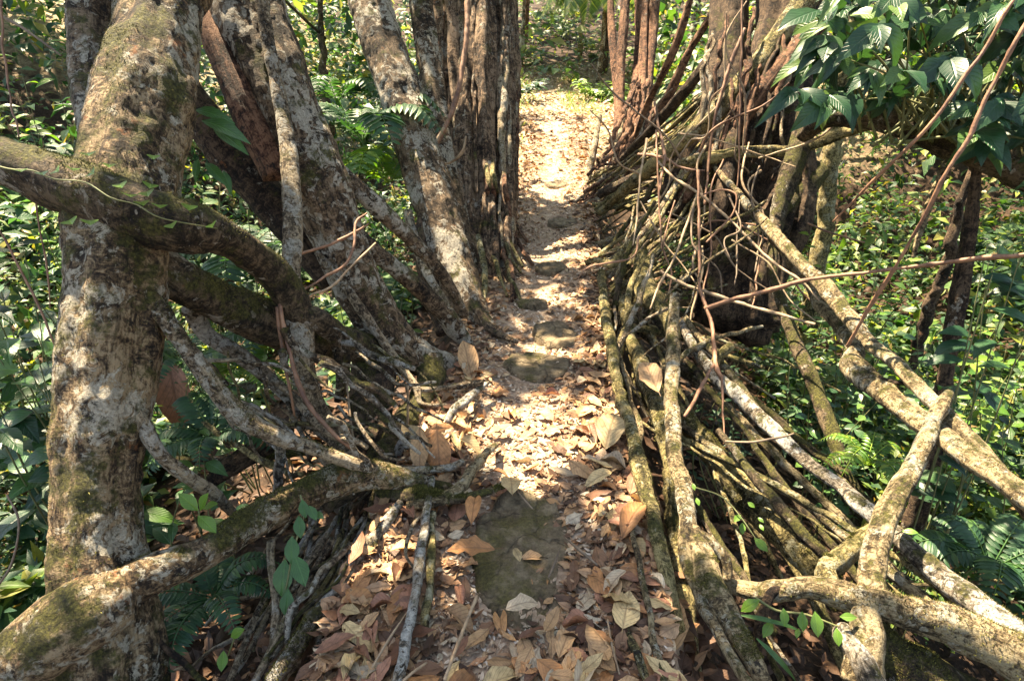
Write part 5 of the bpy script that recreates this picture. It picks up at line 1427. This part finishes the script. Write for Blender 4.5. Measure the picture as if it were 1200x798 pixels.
leaf_at('long orange-brown leaf lying across the mossy slab', 551, 641, 176, 58, 'orange', 0, .075)
leaf_at('pale ashen leaf near the bottom of the slab, between the russet leaves', 612, 706, 20, 40, 'ash', 4, .06)
leaf_at('small cream scrap of leaf in the middle of the mossy slab', 606, 648, 300, 15, 'straw', 4, .075)
leaf_at('yellowish oval leaf alone on the bare path above the slab', 599, 564, 95, 26, 'straw', 4, .05)
leaf_at('russet leaf curling up at the slab edge by the near left roots', 555, 592, 80, 30, 'orange', 2, .07, .3)
leaf_at('large tan leaf resting on the second mossy root at right', 762, 438, 120, 30, 'tan', 0, .10, .3, -.3)
leaf_at('big pale leaf leaning on the long path-edge root', 716, 500, 70, 32, 'straw', 4, .08, .4)
leaf_at('curled orange leaf propped against the path-edge root', 742, 604, 55, 42, 'orange', 2, .08, .35)
leaf_at('broad tan leaf low against the right roots at the bottom edge', 786, 728, 80, 52, 'tan', 1, -.12, .9, -.3)
leaf_at('yellow-tipped leaf at the near right path edge', 734, 712, 80, 44, 'straw', 1, .06)
leaf_at('upright tan leaf by the foot of the spotted trunk', 548, 422, 115, 27, 'tan', 3, .08, .5)
leaf_at('orange leaf in the drift beside the white stub, leftmost', 487, 508, 150, 36, 'straw', 1, .1, .2)
leaf_at('broad brown leaf on top of the drift beside the white stub', 512, 504, 20, 38, 'orange', 0, .12, .2)
leaf_at('upright tan leaf in the drift beside the white stub', 492, 528, 265, 34, 'tan', 3, .08, -.7)
leaf_at('darker upright leaf in the drift beside the white stub', 514, 530, 275, 34, 'orange', 5, .08, -.7)
leaf_at('golden leaf on the drift edge nearest the sunny patch', 551, 520, 330, 30, 'straw', 2, .06)
leaf_at('big hanging brown leaf caught behind the scarred trunk', 205, 462, 265, 44, 'russet', 2, -.1, -1.)

COLS = [('tan', 'flat tan'), ('orange', 'orange-brown'), ('russet', 'reddish-brown'), ('chestnut', 'dark chestnut'), ('straw', 'pale straw-coloured'), ('ash', 'greyish')]
rs = np.random.RandomState(12)
n = 0
while n < 270:
    y = math.exp(rs.uniform(math.log(.95), math.log(3.1)))
    u = rs.uniform(-1, 1)
    u = math.copysign(abs(u) ** .7, u)
    x = float(xc(y)) + u * float(path_half(y)) * 1.03
    if not clear_of_stone(np.array([x]), np.array([y]), 1.0)[0] and rs.rand() > .07:
        continue
    if abs(u) < .55 and y > 1.5 and rs.rand() < .8:
        continue
    ci = rs.choice(6, p=[.25, .16, .26, .13, .13, .07])
    col, word = COLS[ci]
    zone = 'left' if u < 0 else 'right'
    near = 'nearest' if y < 1.75 else 'nearer middle'
    z = float(path_z(x, y)) + rs.uniform(.02, .05)
    fallen(x, y, z, rs.uniform(0, 2 * PI), rs.uniform(.07, .14), col, f'{word} dead leaf on the {zone} half of the {near} stretch of path', f'{word} leaves on the {zone} of the {near} path', rs.randint(12), rs.normal(0, .13), rs.normal(0, .15))
    n += 1
# ------------------------------------------------------------------ light and camera
w = bpy.data.worlds.new('World')
scene.world = w
w.use_nodes = True
nt = w.node_tree
bg = nt.nodes['Background']
sky = nt.nodes.new('ShaderNodeTexSky')
sky.sky_type = 'NISHITA'
sky.sun_disc = False
sky.sun_elevation = SUN_EL
sky.sun_rotation = math.atan2(SUN[0], SUN[1])
nt.links.new(sky.outputs[0], bg.inputs[0])
bg.inputs[1].default_value = .09
sd = bpy.data.lights.new('sun', 'SUN')
sd.energy = 5.0
sd.angle = math.radians(.5)
sd.color = (1, .93, .80)
so = bpy.data.objects.new('sun', sd)
COL.objects.link(so)
so.rotation_euler = Vector(SUN).to_track_quat('Z', 'Y').to_euler()
so.location = (0, 0, 20)
cd = bpy.data.cameras.new('camera')
cd.sensor_width = 36
cd.lens = 36 * FPX / W0
cd.clip_start = .05
cd.clip_end = 1000
co = bpy.data.objects.new('camera', cd)
COL.objects.link(co)
co.location = (0, 0, CAM_Z)
co.rotation_euler = (PI / 2 - PITCH, 0, 0)
scene.camera = co
scene.view_settings.view_transform = 'Standard'
scene.view_settings.look = 'None'
scene.view_settings.gamma = 1
scene.view_settings.exposure = 2.68
scene.cycles.max_bounces = 5
scene.cycles.diffuse_bounces = 3
scene.cycles.glossy_bounces = 2
scene.cycles.transmission_bounces = 3
scene.cycles.use_denoising = True
scene.cycles.sample_clamp_indirect = 6
scene.view_settings.use_white_balance = True
scene.view_settings.white_balance_temperature = 8200
scene.view_settings.white_balance_tint = 10
